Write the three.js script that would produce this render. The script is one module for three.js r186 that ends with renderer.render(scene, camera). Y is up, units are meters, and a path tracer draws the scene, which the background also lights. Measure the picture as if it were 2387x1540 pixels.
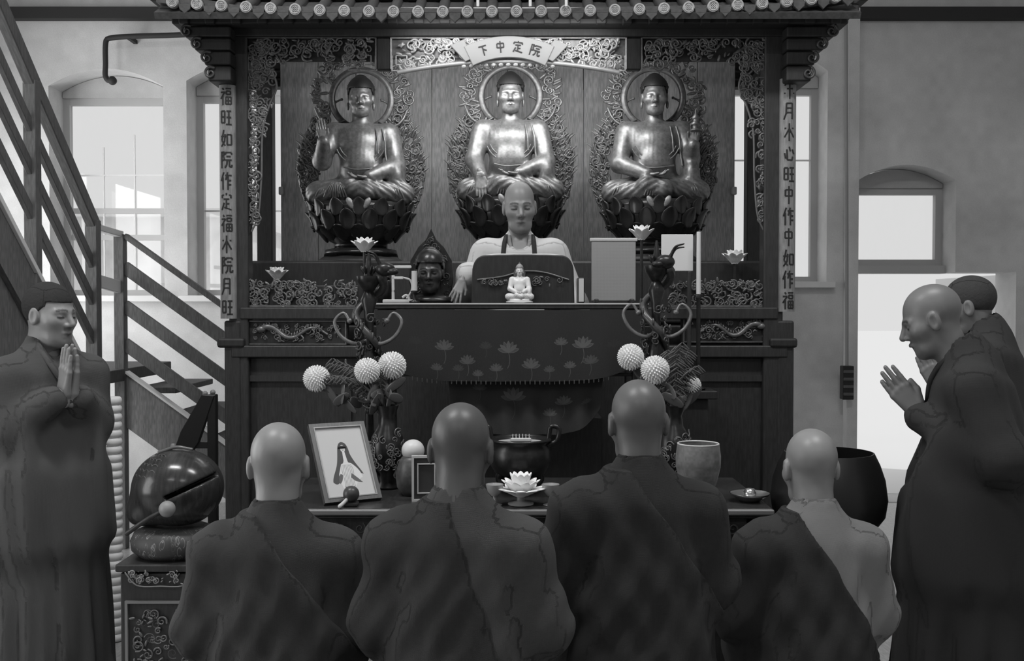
import * as THREE from 'three';
import { RectAreaLightUniformsLib } from 'three/addons/lights/RectAreaLightUniformsLib.js';
import { mergeGeometries } from 'three/addons/utils/BufferGeometryUtils.js';
import { RoundedBoxGeometry } from 'three/addons/geometries/RoundedBoxGeometry.js';

// ------------------------------------------------------------------ camera, sky, sun, large lights, exposure
const F = 2400, CX = 1193.5, CY = 770, HORIZON = 715, EYE = 1.6;
const PITCH = Math.atan((CY - HORIZON) / F);
const scene = new THREE.Scene();
const camera = new THREE.PerspectiveCamera(2 * Math.atan(770 / F) * 180 / Math.PI, 2387 / 1540, 0.05, 200);
camera.position.set(0, EYE, 0);
camera.rotation.x = -PITCH;
scene.background = new THREE.Color(1, 1, 1);
scene.backgroundIntensity = 0.73;
const renderer = new THREE.WebGLRenderer({ antialias: true });
renderer.toneMapping = THREE.LinearToneMapping;
renderer.toneMappingExposure = 1.0;
renderer.shadowMap.enabled = true;
RectAreaLightUniformsLib.init();

const sun = new THREE.DirectionalLight(0xffffff, 1.1);
sun.position.set(14, 22, -8); sun.target.position.set(0, 0, -14);
sun.castShadow = true; sun.shadow.mapSize.set(2048, 2048);
Object.assign(sun.shadow.camera, { left: -25, right: 25, top: 25, bottom: -25, near: 1, far: 80 });
scene.add(sun, sun.target);

function areaLight(x, y, z, w, h, tx, ty, tz, power) {
  const l = new THREE.RectAreaLight(0xffffff, power, w, h);
  l.position.set(x, y, z); l.lookAt(tx, ty, tz); l.castShadow = true; scene.add(l);
  return l;
}
// unseen sources: frosted left windows, lamps over the hall, tubes on the pavilion
const UNSEEN_SIDE_WINDOWS = [[-7.2, 1.7], [-4.9, 1.7], [-2.2, 1.7]];
const UNSEEN_SIDE_POWER = [4.2, 5.2, 3.2];
UNSEEN_SIDE_WINDOWS.forEach(([z, y], i) => areaLight(-4.52, y, z, 1.5, 2.6, 0, y, z, UNSEEN_SIDE_POWER[i]));  // out of view, placed to brighten the back wall from the left
const UNSEEN_CEILING_LAMPS = [[-1.5, -3.0, 56], [1.3, -3.0, 48], [-1.7, 1.2, 20], [1.5, 1.2, 20]];
for (const [x, z, power] of UNSEEN_CEILING_LAMPS) areaLight(x, 4.83, z, 1.3, 0.3, x, 0, z, power);  // above the view, lighting the altar and the kneelers' heads
areaLight(0, 2.925, -5.52, 1.35, 0.05, 0, 1.6, -6.35, 52);  // unseen tube behind the lintel, lights back boards and statues
areaLight(-0.02, 2.962, -4.95, 1.0, 0.05, -0.02, 2.2, -5.5, 17);  // unseen tube behind the eave, lights lintel and statue fronts

// ------------------------------------------------------------------ helpers
const V = (x, y, z) => new THREE.Vector3(x, y, z);
function at(px, py, d) {                                      // a point of the room: where it shows in the photograph and how far away it stands
  const a = (px - CX) / F, b = -(py - CY) / F, c = Math.cos(PITCH), s = Math.sin(PITCH);
  const y = b * c - s, z = -b * s - c, k = d / -z;
  return V(a * k, EYE + y * k, -d);
}
const X = (px, d) => at(px, HORIZON, d).x, Y = (py, d) => at(CX, py, d).y;
let seed = 7;
const rnd = () => { seed = (seed * 1664525 + 1013904223) >>> 0; return seed / 4294967296; };
const rr = (a, b) => a + (b - a) * rnd();
const taken = {};
function numbered(n) { const k = taken[n] = (taken[n] ?? -1) + 1; return k ? `${n}_${String(k).padStart(3, '0')}` : n; }
function thing(name, label, category, p = [0, 0, 0], turn = 0, group) {
  const o = new THREE.Group(); o.name = numbered(name); scene.add(o);
  o.position.set(p[0], p[1], p[2]); o.rotation.y = turn;
  o.userData = { label, category }; if (group) o.userData.group = group;
  return o;
}
function clean(g) {
  let n = g.index ? g.toNonIndexed() : g;
  if (!n.attributes.normal) n.computeVertexNormals();
  if (!n.attributes.uv) n.setAttribute('uv', new THREE.BufferAttribute(new Float32Array(n.attributes.position.count * 2), 2));
  for (const k of Object.keys(n.attributes)) if (!['position', 'normal', 'uv', 'color'].includes(k)) n.deleteAttribute(k);
  n.clearGroups(); n.morphAttributes = {};
  return n;
}
function merge(list) {
  const gs = list.flat().map(clean), col = gs.some((g) => g.attributes.color);
  if (col) gs.forEach((g) => { if (!g.attributes.color) g.setAttribute('color', new THREE.BufferAttribute(new Float32Array(g.attributes.position.count * 3).fill(1), 3)); });
  return gs.length > 1 ? mergeGeometries(gs) : gs[0];
}
function metric(g) {
  const p = g.attributes.position, n = g.attributes.normal, uv = new Float32Array(p.count * 2);
  for (let i = 0; i < p.count; i++) {
    const ax = Math.abs(n.getX(i)), ay = Math.abs(n.getY(i)), az = Math.abs(n.getZ(i));
    const [u, v] = az >= ax && az >= ay ? [p.getX(i), p.getY(i)] : ax >= ay ? [p.getZ(i), p.getY(i)] : [p.getX(i), p.getZ(i)];
    uv[2 * i] = u; uv[2 * i + 1] = v;
  }
  g.setAttribute('uv', new THREE.BufferAttribute(uv, 2));
  return g;
}
function part(name, geo, m, parent, keepUv) {
  let g = Array.isArray(geo) ? merge(geo) : geo;
  if (!g.attributes.normal) g.computeVertexNormals();
  if (!keepUv) metric(g);
  const o = new THREE.Mesh(g, m); o.name = name; parent.add(o);
  return o;
}
function struct(name, geo, m, keepUv) {
  const o = part(name, geo, m, scene, keepUv); o.userData.kind = 'structure';
  return o;
}
const bx = (w, h, d, x = 0, y = 0, z = 0) => new THREE.BoxGeometry(w, h, d).translate(x, y, z);
const rb = (w, h, d, x = 0, y = 0, z = 0, r = 0.006) => new RoundedBoxGeometry(w, h, d, 1, Math.min(r, w / 2.1, h / 2.1, d / 2.1)).translate(x, y, z);
function bar(a, b, w, h, up = V(0, 1, 0)) {                    // square bar from a to b, w across, h along up
  const dir = b.clone().sub(a), L = dir.length(); dir.normalize();
  const side = new THREE.Vector3().crossVectors(up, dir).normalize(), u = new THREE.Vector3().crossVectors(dir, side);
  const m = new THREE.Matrix4().makeBasis(side, u, dir).setPosition(a.clone().add(b).multiplyScalar(0.5));
  return new RoundedBoxGeometry(w, h, L, 1, Math.min(w, h) * 0.12).applyMatrix4(m);
}
const tube = (pts, r, seg = 24, rad = 6, closed = false) => new THREE.TubeGeometry(new THREE.CatmullRomCurve3(pts, closed), seg, r, rad, closed);
function taperTube(pts, r0, r1, seg = 20, rad = 6) {
  const c = new THREE.CatmullRomCurve3(pts), g = new THREE.TubeGeometry(c, seg, 1, rad), p = g.attributes.position;
  for (let i = 0; i <= seg; i++) {
    const q = c.getPointAt(i / seg), r = r0 + (r1 - r0) * i / seg;
    for (let j = 0; j <= rad; j++) { const k = i * (rad + 1) + j; p.setXYZ(k, q.x + (p.getX(k) - q.x) * r, q.y + (p.getY(k) - q.y) * r, q.z + (p.getZ(k) - q.z) * r); }
  }
  const e0 = new THREE.SphereGeometry(r0, rad, 5).translate(pts[0].x, pts[0].y, pts[0].z), l = pts[pts.length - 1], e1 = new THREE.SphereGeometry(r1, rad, 5).translate(l.x, l.y, l.z);
  return merge([g, e0, e1]);
}
const lathe = (prof, seg = 32) => new THREE.LatheGeometry(prof.map(([r, y]) => new THREE.Vector2(Math.max(r, 0.0001), y)), seg);
const sph = (r, x = 0, y = 0, z = 0, sx = 1, sy = 1, sz = 1, n = 16) => new THREE.SphereGeometry(r, n, Math.ceil(n * 0.7)).scale(sx, sy, sz).translate(x, y, z);
function ext(pts, depth, bevel = 0, holes = []) {
  const s = pts instanceof THREE.Shape ? pts : new THREE.Shape(pts.map(([x, y]) => new THREE.Vector2(x, y)));
  for (const h of holes) s.holes.push(h instanceof THREE.Path ? h : new THREE.Path(h.map(([x, y]) => new THREE.Vector2(x, y))));
  return new THREE.ExtrudeGeometry(s, { depth, bevelEnabled: bevel > 0, bevelSize: bevel, bevelThickness: bevel, bevelSegments: 1, curveSegments: 16 });
}
function mirrorX(geo) {
  const g = clean(geo.clone()).scale(-1, 1, 1), p = g.attributes;
  for (const k of Object.keys(p)) { const a = p[k], s = a.itemSize; for (let i = 0; i < a.count; i += 3) for (let c = 0; c < s; c++) { const t = a.array[(i + 1) * s + c]; a.array[(i + 1) * s + c] = a.array[(i + 2) * s + c]; a.array[(i + 2) * s + c] = t; } }
  return g;
}
// ---- distance fields and their surface
const clamp = (v, a, b) => v < a ? a : v > b ? b : v;
const smin = (a, b, k) => { if (k <= 0) return Math.min(a, b); const h = Math.max(k - Math.abs(a - b), 0) / k; return Math.min(a, b) - h * h * k * 0.25; };
const smax = (a, b, k) => -smin(-a, -b, k);
const cone = (ax, ay, az, ra, bX, by, bz, rB) => {
  const dx = bX - ax, dy = by - ay, dz = bz - az, q = 1 / (dx * dx + dy * dy + dz * dz + 1e-12);
  return (x, y, z) => { const px = x - ax, py = y - ay, pz = z - az, h = clamp((px * dx + py * dy + pz * dz) * q, 0, 1), ex = px - h * dx, ey = py - h * dy, ez = pz - h * dz; return Math.sqrt(ex * ex + ey * ey + ez * ez) - ra - (rB - ra) * h; };
};
const ell = (cx, cy, cz, rx, ry, rz) => (x, y, z) => {
  const a = (x - cx) / rx, b = (y - cy) / ry, c = (z - cz) / rz, k0 = Math.sqrt(a * a + b * b + c * c), d = a / rx, e = b / ry, f = c / rz, k1 = Math.sqrt(d * d + e * e + f * f);
  return k1 < 1e-9 ? -Math.min(rx, ry, rz) : k0 * (k0 - 1) / k1;
};
const join = (list) => (x, y, z) => {
  let f = 1e3;
  for (const [fn, k, op] of list) { const d = fn(x, y, z); f = op === '-' ? smax(f, -d, k) : smin(f, d, k); }
  return f;
};
function surface(f, lo, hi, cell) {
  const n = [0, 1, 2].map((i) => Math.ceil((hi[i] - lo[i]) / cell) + 1), [nx, ny, nz] = n, g = new Float32Array(nx * ny * nz);
  for (let k = 0, q = 0; k < nz; k++) for (let j = 0; j < ny; j++) for (let i = 0; i < nx; i++, q++) g[q] = f(lo[0] + i * cell, lo[1] + j * cell, lo[2] + k * cell);
  const id = new Int32Array(nx * ny * nz).fill(-1), pos = [], idx = [], sx = 1, sy = nx, sz = nx * ny;
  const corner = [0, sx, sy, sx + sy, sz, sx + sz, sy + sz, sx + sy + sz], edges = [[0, 1], [2, 3], [4, 5], [6, 7], [0, 2], [1, 3], [4, 6], [5, 7], [0, 4], [1, 5], [2, 6], [3, 7]];
  for (let k = 0; k < nz - 1; k++) for (let j = 0; j < ny - 1; j++) for (let i = 0; i < nx - 1; i++) {
    const q = i + j * sy + k * sz; let m = 0;
    for (let c = 0; c < 8; c++) if (g[q + corner[c]] < 0) m |= 1 << c;
    if (m === 0 || m === 255) continue;
    let x = 0, y = 0, z = 0, w = 0;
    for (const [a, b] of edges) {
      if (((m >> a) & 1) === ((m >> b) & 1)) continue;
      const va = g[q + corner[a]], vb = g[q + corner[b]], t = va / (va - vb);
      x += (a & 1) + t * ((b & 1) - (a & 1)); y += ((a >> 1) & 1) + t * (((b >> 1) & 1) - ((a >> 1) & 1)); z += ((a >> 2) & 1) + t * (((b >> 2) & 1) - ((a >> 2) & 1)); w++;
    }
    id[q] = pos.length / 3;
    pos.push(lo[0] + (i + x / w) * cell, lo[1] + (j + y / w) * cell, lo[2] + (k + z / w) * cell);
  }
  const quad = (a, b, c, d, flip) => { if (a < 0 || b < 0 || c < 0 || d < 0) return; flip ? idx.push(a, c, b, b, c, d) : idx.push(a, b, c, b, d, c); };
  for (let k = 1; k < nz - 1; k++) for (let j = 1; j < ny - 1; j++) for (let i = 1; i < nx - 1; i++) {
    const q = i + j * sy + k * sz, s = g[q] < 0;
    if (s !== g[q + sx] < 0) quad(id[q - sy - sz], id[q - sz], id[q - sy], id[q], !s);
    if (s !== g[q + sy] < 0) quad(id[q - sx - sz], id[q - sx], id[q - sz], id[q], !s);
    if (s !== g[q + sz] < 0) quad(id[q - sx - sy], id[q - sy], id[q - sx], id[q], !s);
  }
  const geo = new THREE.BufferGeometry();
  geo.setAttribute('position', new THREE.Float32BufferAttribute(pos, 3)); geo.setIndex(idx); geo.computeVertexNormals();
  return geo;
}
// ---- textures: grain only
function noiseTexture(size, f, srgb) {
  const d = new Uint8Array(size * size * 4);
  for (let j = 0; j < size; j++) for (let i = 0; i < size; i++) { const v = clamp(f(i, j) * 255, 0, 255), k = 4 * (j * size + i); d[k] = d[k + 1] = d[k + 2] = v; d[k + 3] = 255; }
  const t = new THREE.DataTexture(d, size, size); t.wrapS = t.wrapT = THREE.RepeatWrapping; t.magFilter = THREE.LinearFilter; t.minFilter = THREE.LinearMipmapLinearFilter; t.generateMipmaps = true;
  if (srgb) t.colorSpace = THREE.SRGBColorSpace;
  t.needsUpdate = true; return t;
}
function valueNoise(period, s) {
  const tab = Array.from({ length: 4096 }, (_, i) => { const v = Math.sin(i * 127.1 + s * 311.7) * 43758.5453; return v - Math.floor(v); });
  const h = (i, j, p) => tab[(((i % p) + p) % p) * 61 % 4096 + (((j % p) + p) % p) * 17 & 4095];
  return (u, v, p) => { const x = u * p, y = v * p, i = Math.floor(x), j = Math.floor(y), a = x - i, b = y - j, A = a * a * (3 - 2 * a), B = b * b * (3 - 2 * b); return (h(i, j, p) * (1 - A) + h(i + 1, j, p) * A) * (1 - B) + (h(i, j + 1, p) * (1 - A) + h(i + 1, j + 1, p) * A) * B; };
}
const vn = valueNoise(64, 3);
const plasterTone = noiseTexture(512, (i, j) => 0.86 + 0.10 * vn(i / 512, j / 512, 7) + 0.05 * vn(i / 512, j / 512, 31) + 0.04 * (rnd() - 0.5), true);
const plasterBump = noiseTexture(256, (i, j) => 0.5 * vn(i / 256, j / 256, 24) + 0.5 * rnd());
const woodTone = noiseTexture(512, (i, j) => 0.72 + 0.2 * vn(i / 512 * 6 % 1, j / 512, 23) + 0.08 * rnd(), true);
const clothBump = noiseTexture(128, (i, j) => 0.5 + 0.25 * Math.sin(i * Math.PI / 4) + 0.25 * Math.sin(j * Math.PI / 4));
const patina = noiseTexture(512, (i, j) => 0.68 + 0.32 * Math.pow(vn(i / 512, j / 512, 19) * 0.6 + vn(i / 512, j / 512, 47) * 0.4, 0.8), true);
const scale = (t, s) => { const c = t.clone(); c.repeat.set(s, s); c.needsUpdate = true; return c; };
const plT = scale(plasterTone, 0.5), plB = scale(plasterBump, 6), wT = scale(woodTone, 1.4), cB = scale(clothBump, 28), paT = scale(patina, 3);
const mat = (v, rough, o = {}) => new THREE.MeshStandardMaterial({ color: new THREE.Color(v, v, v), roughness: rough, ...o });
const M = {
  wall: mat(0.78, 0.92, { map: plT, bumpMap: plB, bumpScale: 0.001 }),
  ceiling: mat(0.8, 0.95, { map: plT }),
  floor: mat(0.4, 0.28, { map: wT }),
  trim: mat(0.03, 0.7), whitePaint: mat(0.78, 0.55), reveal: mat(0.62, 0.8, { map: plT }), frame: mat(0.5, 0.6),
  rail: mat(0.16, 0.6, { map: wT }), stringer: mat(0.24, 0.65, { map: wT }), tread: mat(0.1, 0.7, { map: wT }), panel: mat(0.2, 0.7, { map: wT }),
  wood: mat(0.052, 0.45, { map: wT }), woodDeep: mat(0.034, 0.55, { map: wT }), carve: mat(0.24, 0.33, { metalness: 0.35, map: paT }), carveDark: mat(0.12, 0.36, { metalness: 0.35, map: paT }),
  carvePale: mat(0.78, 0.4, { metalness: 0.3, map: paT }),
  board: mat(0.36, 0.5, { map: wT }), ink: mat(0.02, 0.6), plaque: mat(0.34, 0.6), back: mat(0.62, 0.62, { map: wT }),
  tile: mat(0.09, 0.5, { map: paT }), tileEnd: mat(0.6, 0.45, { map: paT }), soffit: mat(0.03, 0.7),
  gilt: mat(0.33, 0.43, { metalness: 0.55, map: paT }), hair: mat(0.015, 0.6), giltDark: mat(0.22, 0.4, { metalness: 0.4, map: paT }), lotus: mat(0.022, 0.25, { metalness: 0.15 }),
  bronze: mat(0.05, 0.3, { metalness: 0.5, map: paT }), black: mat(0.012, 0.4), porcelain: mat(0.75, 0.3), pale: mat(0.6, 0.6), paper: mat(0.78, 0.85),
  petal: new THREE.MeshPhysicalMaterial({ color: new THREE.Color(0.93, 0.93, 0.93), roughness: 0.9 }), leaf: mat(0.1, 0.5), stem: mat(0.06, 0.7),
  cloth: mat(0.028, 0.9, { bumpMap: cB, bumpScale: 0.0006 }), brass: mat(0.55, 0.28, { metalness: 0.9 }),
  glass: new THREE.MeshPhysicalMaterial({ color: 0xffffff, roughness: 0.02, transmission: 1, thickness: 0, ior: 1.45 }),
};
const robeMat = (v) => mat(v, 0.92, { bumpMap: cB, bumpScale: 0.0007 });
const skinMat = (v) => mat(v, 0.42, { vertexColors: true });

// ------------------------------------------------------------------ structure: room shell
const WALL = 8.4, THICK = 0.36;
function archPath(x0, x1, y0, ySpring, yTop) {
  const p = new THREE.Path(); p.moveTo(x0, y0); p.lineTo(x1, y0); p.lineTo(x1, ySpring);
  p.quadraticCurveTo((x0 + x1) / 2, 2 * yTop - ySpring, x0, ySpring); p.lineTo(x0, y0); return p;
}
function doorPath(w) {                                         // doorway wider than the arched transom above it
  const xr = X(2368, WALL), yd = Y(634, WALL), p = new THREE.Path(); p.moveTo(w.x0, w.yb); p.lineTo(xr, w.yb); p.lineTo(xr, yd); p.lineTo(w.x1, yd); p.lineTo(w.x1, w.ys);
  p.quadraticCurveTo((w.x0 + w.x1) / 2, 2 * w.yt - w.ys, w.x0, w.ys); p.lineTo(w.x0, w.yb); return p;
}
function archShape(...a) { return new THREE.Shape(archPath(...a).getPoints(14)); }
const WIN = [   // px left, px right, arch top, spring, glass top, bottom
  { l: 118, r: 384, top: 160, spring: 200, glass: 214, bottom: 690, bars: [0.63, 0.35], rails: [398, 484, 548] },
  { l: 438, r: 672, top: 150, spring: 188, glass: 208, bottom: 690, bars: [], rails: [484] },
  { l: 1690, r: 1926, top: 118, spring: 165, glass: 190, bottom: 658, bars: [], rails: [362] },
  { l: 1998, r: 2226, top: 384, spring: 420, glass: 430, bottom: null, bars: [], rails: [] },
].map((w) => ({ ...w, x0: X(w.l, WALL), x1: X(w.r, WALL), yt: Y(w.top, WALL), ys: Y(w.spring, WALL), yg: Y(w.glass, WALL), yb: w.bottom ? Y(w.bottom, WALL) : 0.004 }));
{
  const s = new THREE.Shape([V(-4.9, 0), V(4.9, 0), V(4.9, 5.2), V(-4.9, 5.2)].map((v) => new THREE.Vector2(v.x, v.y)));
  struct('wall_back', ext(s, THICK, 0, WIN.map((w) => w.bottom ? archPath(w.x0, w.x1, w.yb, w.ys, w.yt) : doorPath(w))).translate(0, 0, -WALL - THICK), M.wall);
  struct('floor', bx(10, 0.2, 13, 0, -0.1, -2.26), M.floor);
  struct('ceiling', bx(10, 0.2, 13, 0, 5.3, -2.26), M.ceiling);
  struct('wall_right', bx(0.3, 5.2, 12.6, 4.75, 2.6, -2.1), M.wall);
  struct('wall_front', bx(10, 5.2, 0.3, 0, 2.6, 4.05), M.wall);
  const side = new THREE.Shape([[-4.2, 0], [WALL, 0], [WALL, 5.2], [-4.2, 5.2]].map(([x, y]) => new THREE.Vector2(x, y)));
  const g = ext(side, 0.3, 0, UNSEEN_SIDE_WINDOWS.map(([z, y]) => [[-z - 0.75, y - 1.3], [-z + 0.75, y - 1.3], [-z + 0.75, y + 1.3], [-z - 0.75, y + 1.3]]));
  struct('wall_left', g.rotateY(Math.PI / 2).translate(-4.9, 0, 0), M.wall);
  struct('trim_1', bx(9.5, Y(22, WALL) - Y(49, WALL), 0.08, 0, Y(35.5, WALL), -WALL + 0.04), M.trim);
}
const frosted = mat(0.8, 0.8, { emissive: new THREE.Color(1, 1, 1), emissiveIntensity: 0.8 });  // glow for the panes of the unseen left-wall windows
let wn = 1;
for (const [z, y] of UNSEEN_SIDE_WINDOWS) {
  const w = struct(`window_${wn++}`, [bx(0.06, 2.6, 0.07, -4.62, y, z - 0.72), bx(0.06, 2.6, 0.07, -4.62, y, z + 0.72), bx(0.06, 0.07, 1.5, -4.62, y + 1.27, z), bx(0.06, 0.07, 1.5, -4.62, y - 1.27, z)], M.whitePaint);
  part('unseen_lit_pane', bx(0.01, 2.5, 1.4, -4.63, y, z), frosted, w);
}
for (const w of WIN) {
  const zf = -WALL - THICK + 0.06, yb = w.bottom ? w.yb : Y(617, WALL), cx = (w.x0 + w.x1) / 2, W = w.x1 - w.x0, fw = 0.055;
  const head = ext(archShape(w.x0 + 0.005, w.x1 - 0.005, w.yg, w.ys, w.yt - 0.005), 0.05).translate(0, 0, zf);
  const o = struct(`window_${wn++}`, [bx(fw, w.yg - yb, 0.06, w.x0 + fw / 2, (w.yg + yb) / 2, zf), bx(fw, w.yg - yb, 0.06, w.x1 - fw / 2, (w.yg + yb) / 2, zf), bx(W - 2 * fw, fw, 0.056, cx, w.yg - fw / 2, zf), bx(W - 2 * fw, fw, 0.056, cx, yb + fw / 2, zf)], M.frame);
  part('arched_head', head, M.reveal, o);
  for (const py of w.rails) part('glazing_bar', bx(W - 2 * fw, py > 480 && w.l < 400 ? 0.045 : 0.012, 0.024, cx, Y(py, WALL), zf), py > 480 ? M.frame : M.whitePaint, o);
  for (const t of w.bars) { const y1 = Y(t > 0.5 ? 300 : 330, WALL); part('glazing_bar', bx(0.011, y1 - yb, 0.02, w.x0 + W * t, (y1 + yb) / 2, zf), M.whitePaint, o); }
  part('pane', bx(W - 2 * fw, w.yg - yb, 0.006, cx, (w.yg + yb) / 2, zf - 0.012), M.glass, o);
  if (w.bottom) part('sill', rb(W + 0.1, 0.05, THICK + 0.06, cx, yb - 0.02, -WALL - THICK / 2 + 0.06), M.whitePaint, o);
  else part('transom_bar', bx(W, Y(617, WALL) - Y(636, WALL), 0.14, cx, Y(626, WALL), zf + 0.05), M.frame, o);
}
{ // door leaf standing open, pilaster with conduit
  const xh = X(2368, WALL) + 0.01, hd = Y(636, WALL), zo = -WALL - THICK - 0.66;                        // leaf swung outwards on its right jamb
  const d = struct('door_1', rb(0.045, hd - 0.02, 1.25, xh + 0.03, hd / 2 + 0.005, zo), M.whitePaint);
  for (const yy of [0.5, 1.35]) part('door_panel', rb(0.02, 0.6, 0.9, xh + 0.0, yy, zo), M.whitePaint, d);
  part('door_handle', [sph(0.028, xh - 0.045, 1.02, zo - 0.55), bx(0.06, 0.02, 0.02, xh - 0.02, 1.02, zo - 0.55)], M.brass, d);
  struct('trim_2', [rb(X(1992, WALL) - X(1966, WALL), 4.0, 0.09, X(1979, WALL), 2.0, -WALL + 0.045)], M.wall);
}
// outdoors seen through the openings: paving, pale house
struct('ground', bx(80, 0.1, 60, 0, -0.06, -WALL - THICK - 30.1), mat(0.8, 0.95));
{
  const h = thing('far_house', 'pale blank house wall seen through the left window', 'house', [-7.5, 0, -17]);
  part('house_wall', bx(6.5, 2.9, 4, 0, 1.45, 0), mat(0.82, 0.9, { map: plT }), h);
  part('house_roof', bx(6.8, 0.12, 4.3, 0, 2.96, 0), mat(0.75, 0.9), h);
  for (let i = 0; i < 4; i++) part('house_window', bx(0.6, 0.9, 0.05, -2.3 + i * 1.5, 1.5, 2.02), mat(0.6, 0.5), h);
}
// ceiling lamps out of view above, placed to light altar and kneelers
UNSEEN_CEILING_LAMPS.forEach(([x, z], i) => {
  const o = thing('unseen_ceiling_lamp', ['unseen long ceiling lamp above the left kneeling monk', 'unseen long ceiling lamp above the right kneeling monk', 'unseen long ceiling lamp at the rear left of the hall', 'unseen long ceiling lamp at the rear right of the hall'][i], 'ceiling lamp', [x, 4.86, z], 0, 'unseen ceiling lamps');
  part('lamp_housing', rb(1.4, 0.08, 0.36, 0, 0.05, 0), M.whitePaint, o);
  part('diffuser', bx(1.3, 0.012, 0.3, 0, -0.01, 0), mat(0.8, 0.6, { emissive: new THREE.Color(1, 1, 1), emissiveIntensity: 1 }), o);
  for (const s of [-0.5, 0.5]) part('hanger_rod', new THREE.CylinderGeometry(0.008, 0.008, 0.3, 8).translate(s, 0.22, 0), M.trim, o);
});
{ // pipes
  const d = 8.25, g = [tube([at(452, 80, d), at(400, 82, d), at(262, 88, d), at(249, 92, d), at(246, 104, d), at(246, 150, d), at(246, 178, d), at(252, 187, d), at(262, 188, d)], 0.022, 60, 8), sph(0.035, ...at(262, 188, d).toArray())];
  const o = thing('wall_pipe', 'dark bent pipe on the wall above the arched left window', 'pipe');
  part('pipe', g, M.trim, o);
  part('bracket', [bx(0.03, 0.03, 0.16, at(300, 87, d).x, at(300, 87, d).y, -d - 0.07), bx(0.03, 0.03, 0.16, at(440, 81, d).x, at(440, 81, d).y, -d - 0.07)], M.trim, o);
  const c = thing('conduit', 'thin vertical conduit ending in a ribbed black wall box', 'conduit'), dd = 8.28;
  part('pipe', tube([at(1972, 30, dd), at(1973, 300, dd), at(1974, 600, dd), at(1974, 856, dd)], 0.014, 30, 8), mat(0.3, 0.5), c);
  const b0 = at(1973, 891, 8.26);
  part('wall_box', rb(0.09, 0.27, 0.08, b0.x, b0.y, b0.z + 0.01), M.black, c);
  for (let i = 0; i < 4; i++) part('rib', rb(0.08, 0.026, 0.02, b0.x, b0.y + 0.09 - i * 0.06, b0.z + 0.055), mat(0.1, 0.4), c);
}

// ------------------------------------------------------------------ staircase at the left
{
  const o = thing('staircase', 'timber staircase with plank railings turning up beside the left window', 'staircase');
  const d1 = 6.8, xs = -2.6, A = at(280, 546, d1), B = at(203, 520, 6.4), slope = 0.72;
  const hand1a = at(292, 549, d1), hand1b = at(560, 741, d1);
  const dirDown = (py, px = 290) => [at(px, py, d1), at(px + 300, py + 300 * slope, d1)];
  part('newel_post', rb(0.068, A.y, 0.07, A.x, A.y / 2, A.z), M.rail, o);
  part('handrail', bar(hand1a, hand1b, 0.05, 0.035), M.rail, o);
  for (const py of [622, 712, 800]) { const [a, b] = dirDown(py); part('rail_plank', bar(a, b, 0.03, 0.083), M.rail, o); }
  const [s0, s1] = dirDown(862, 284), [t0, t1] = dirDown(988, 284);
  part('stringer', ext([[s0.x, s0.y], [s1.x, s1.y], [t1.x, t1.y], [t0.x, t0.y]], 0.05).translate(0, 0, -d1 - 0.05), M.stringer, o);
  part('stringer_cap', bar(s0.clone().add(V(0, 0.006, -0.02)), s1.clone().add(V(0, 0.006, -0.02)), 0.08, 0.014), M.whitePaint, o);
  for (let i = 0; i < 6; i++) part('tread', rb(0.28, 0.04, 0.85, s0.x + 0.2 + i * 0.235, s0.y - 0.14 - i * 0.17, -d1 - 0.48), M.tread, o);
  const landing = s0.y - 0.03;
  part('landing', rb(1.0, 0.08, 1.3, xs - 0.45, landing, -d1 - 0.25), M.tread, o);
  part('landing_post', rb(0.08, landing, 0.08, xs - 0.86, landing / 2, -d1 - 0.85), M.rail, o);
  part('newel_post', rb(0.075, B.y + 0.02, 0.075, xs, (B.y + 0.02) / 2, -6.4), M.rail, o);
  part('landing_rail', [bar(V(xs, B.y - 0.02, -6.4), A, 0.05, 0.04)], M.whitePaint, o);
  part('landing_rail', [bar(V(xs, B.y - 0.35, -6.4), V(A.x, A.y - 0.35, A.z), 0.03, 0.08)], M.whitePaint, o);
  const up = 0.88, along = (off, d) => V(xs, B.y + off + (6.4 - d) * up, -d);
  part('handrail', bar(along(0, 6.44), along(0, 4.3), 0.06, 0.085), M.rail, o);
  for (const off of [-0.27, -0.5, -0.74]) part('rail_plank', bar(along(off, 6.4), along(off, 4.2), 0.03, 0.06), M.rail, o);
  part('newel_post', rb(0.07, along(0, 5.6).y, 0.07, xs, along(0, 5.6).y / 2, -5.6), M.rail, o);
  const so = -1.06;
  part('stringer', ext([[6.4, along(so, 6.4).y], [4.0, along(so, 4.0).y], [4.0, along(so - 0.3, 4.0).y], [6.4, along(so - 0.3, 6.4).y]], 0.05).rotateY(Math.PI / 2).translate(xs - 0.03, 0, 0), M.panel, o);
  part('stringer_cap', bar(along(so + 0.01, 6.4), along(so + 0.01, 4.0), 0.08, 0.03), M.whitePaint, o);
  part('side_panel', ext([[6.2, 0.005], [6.2, along(so - 0.3, 6.2).y], [4.0, along(so - 0.3, 4.0).y], [4.0, 0.005]], 0.03).rotateY(Math.PI / 2).translate(xs - 0.04, 0, 0), M.panel, o);
  for (let i = 0; i < 8; i++) part('tread', rb(0.85, 0.04, 0.29, xs - 0.47, along(so, 6.2).y - 0.05 + i * 0.22, -6.2 + i * 0.25), M.tread, o);
}
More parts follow.
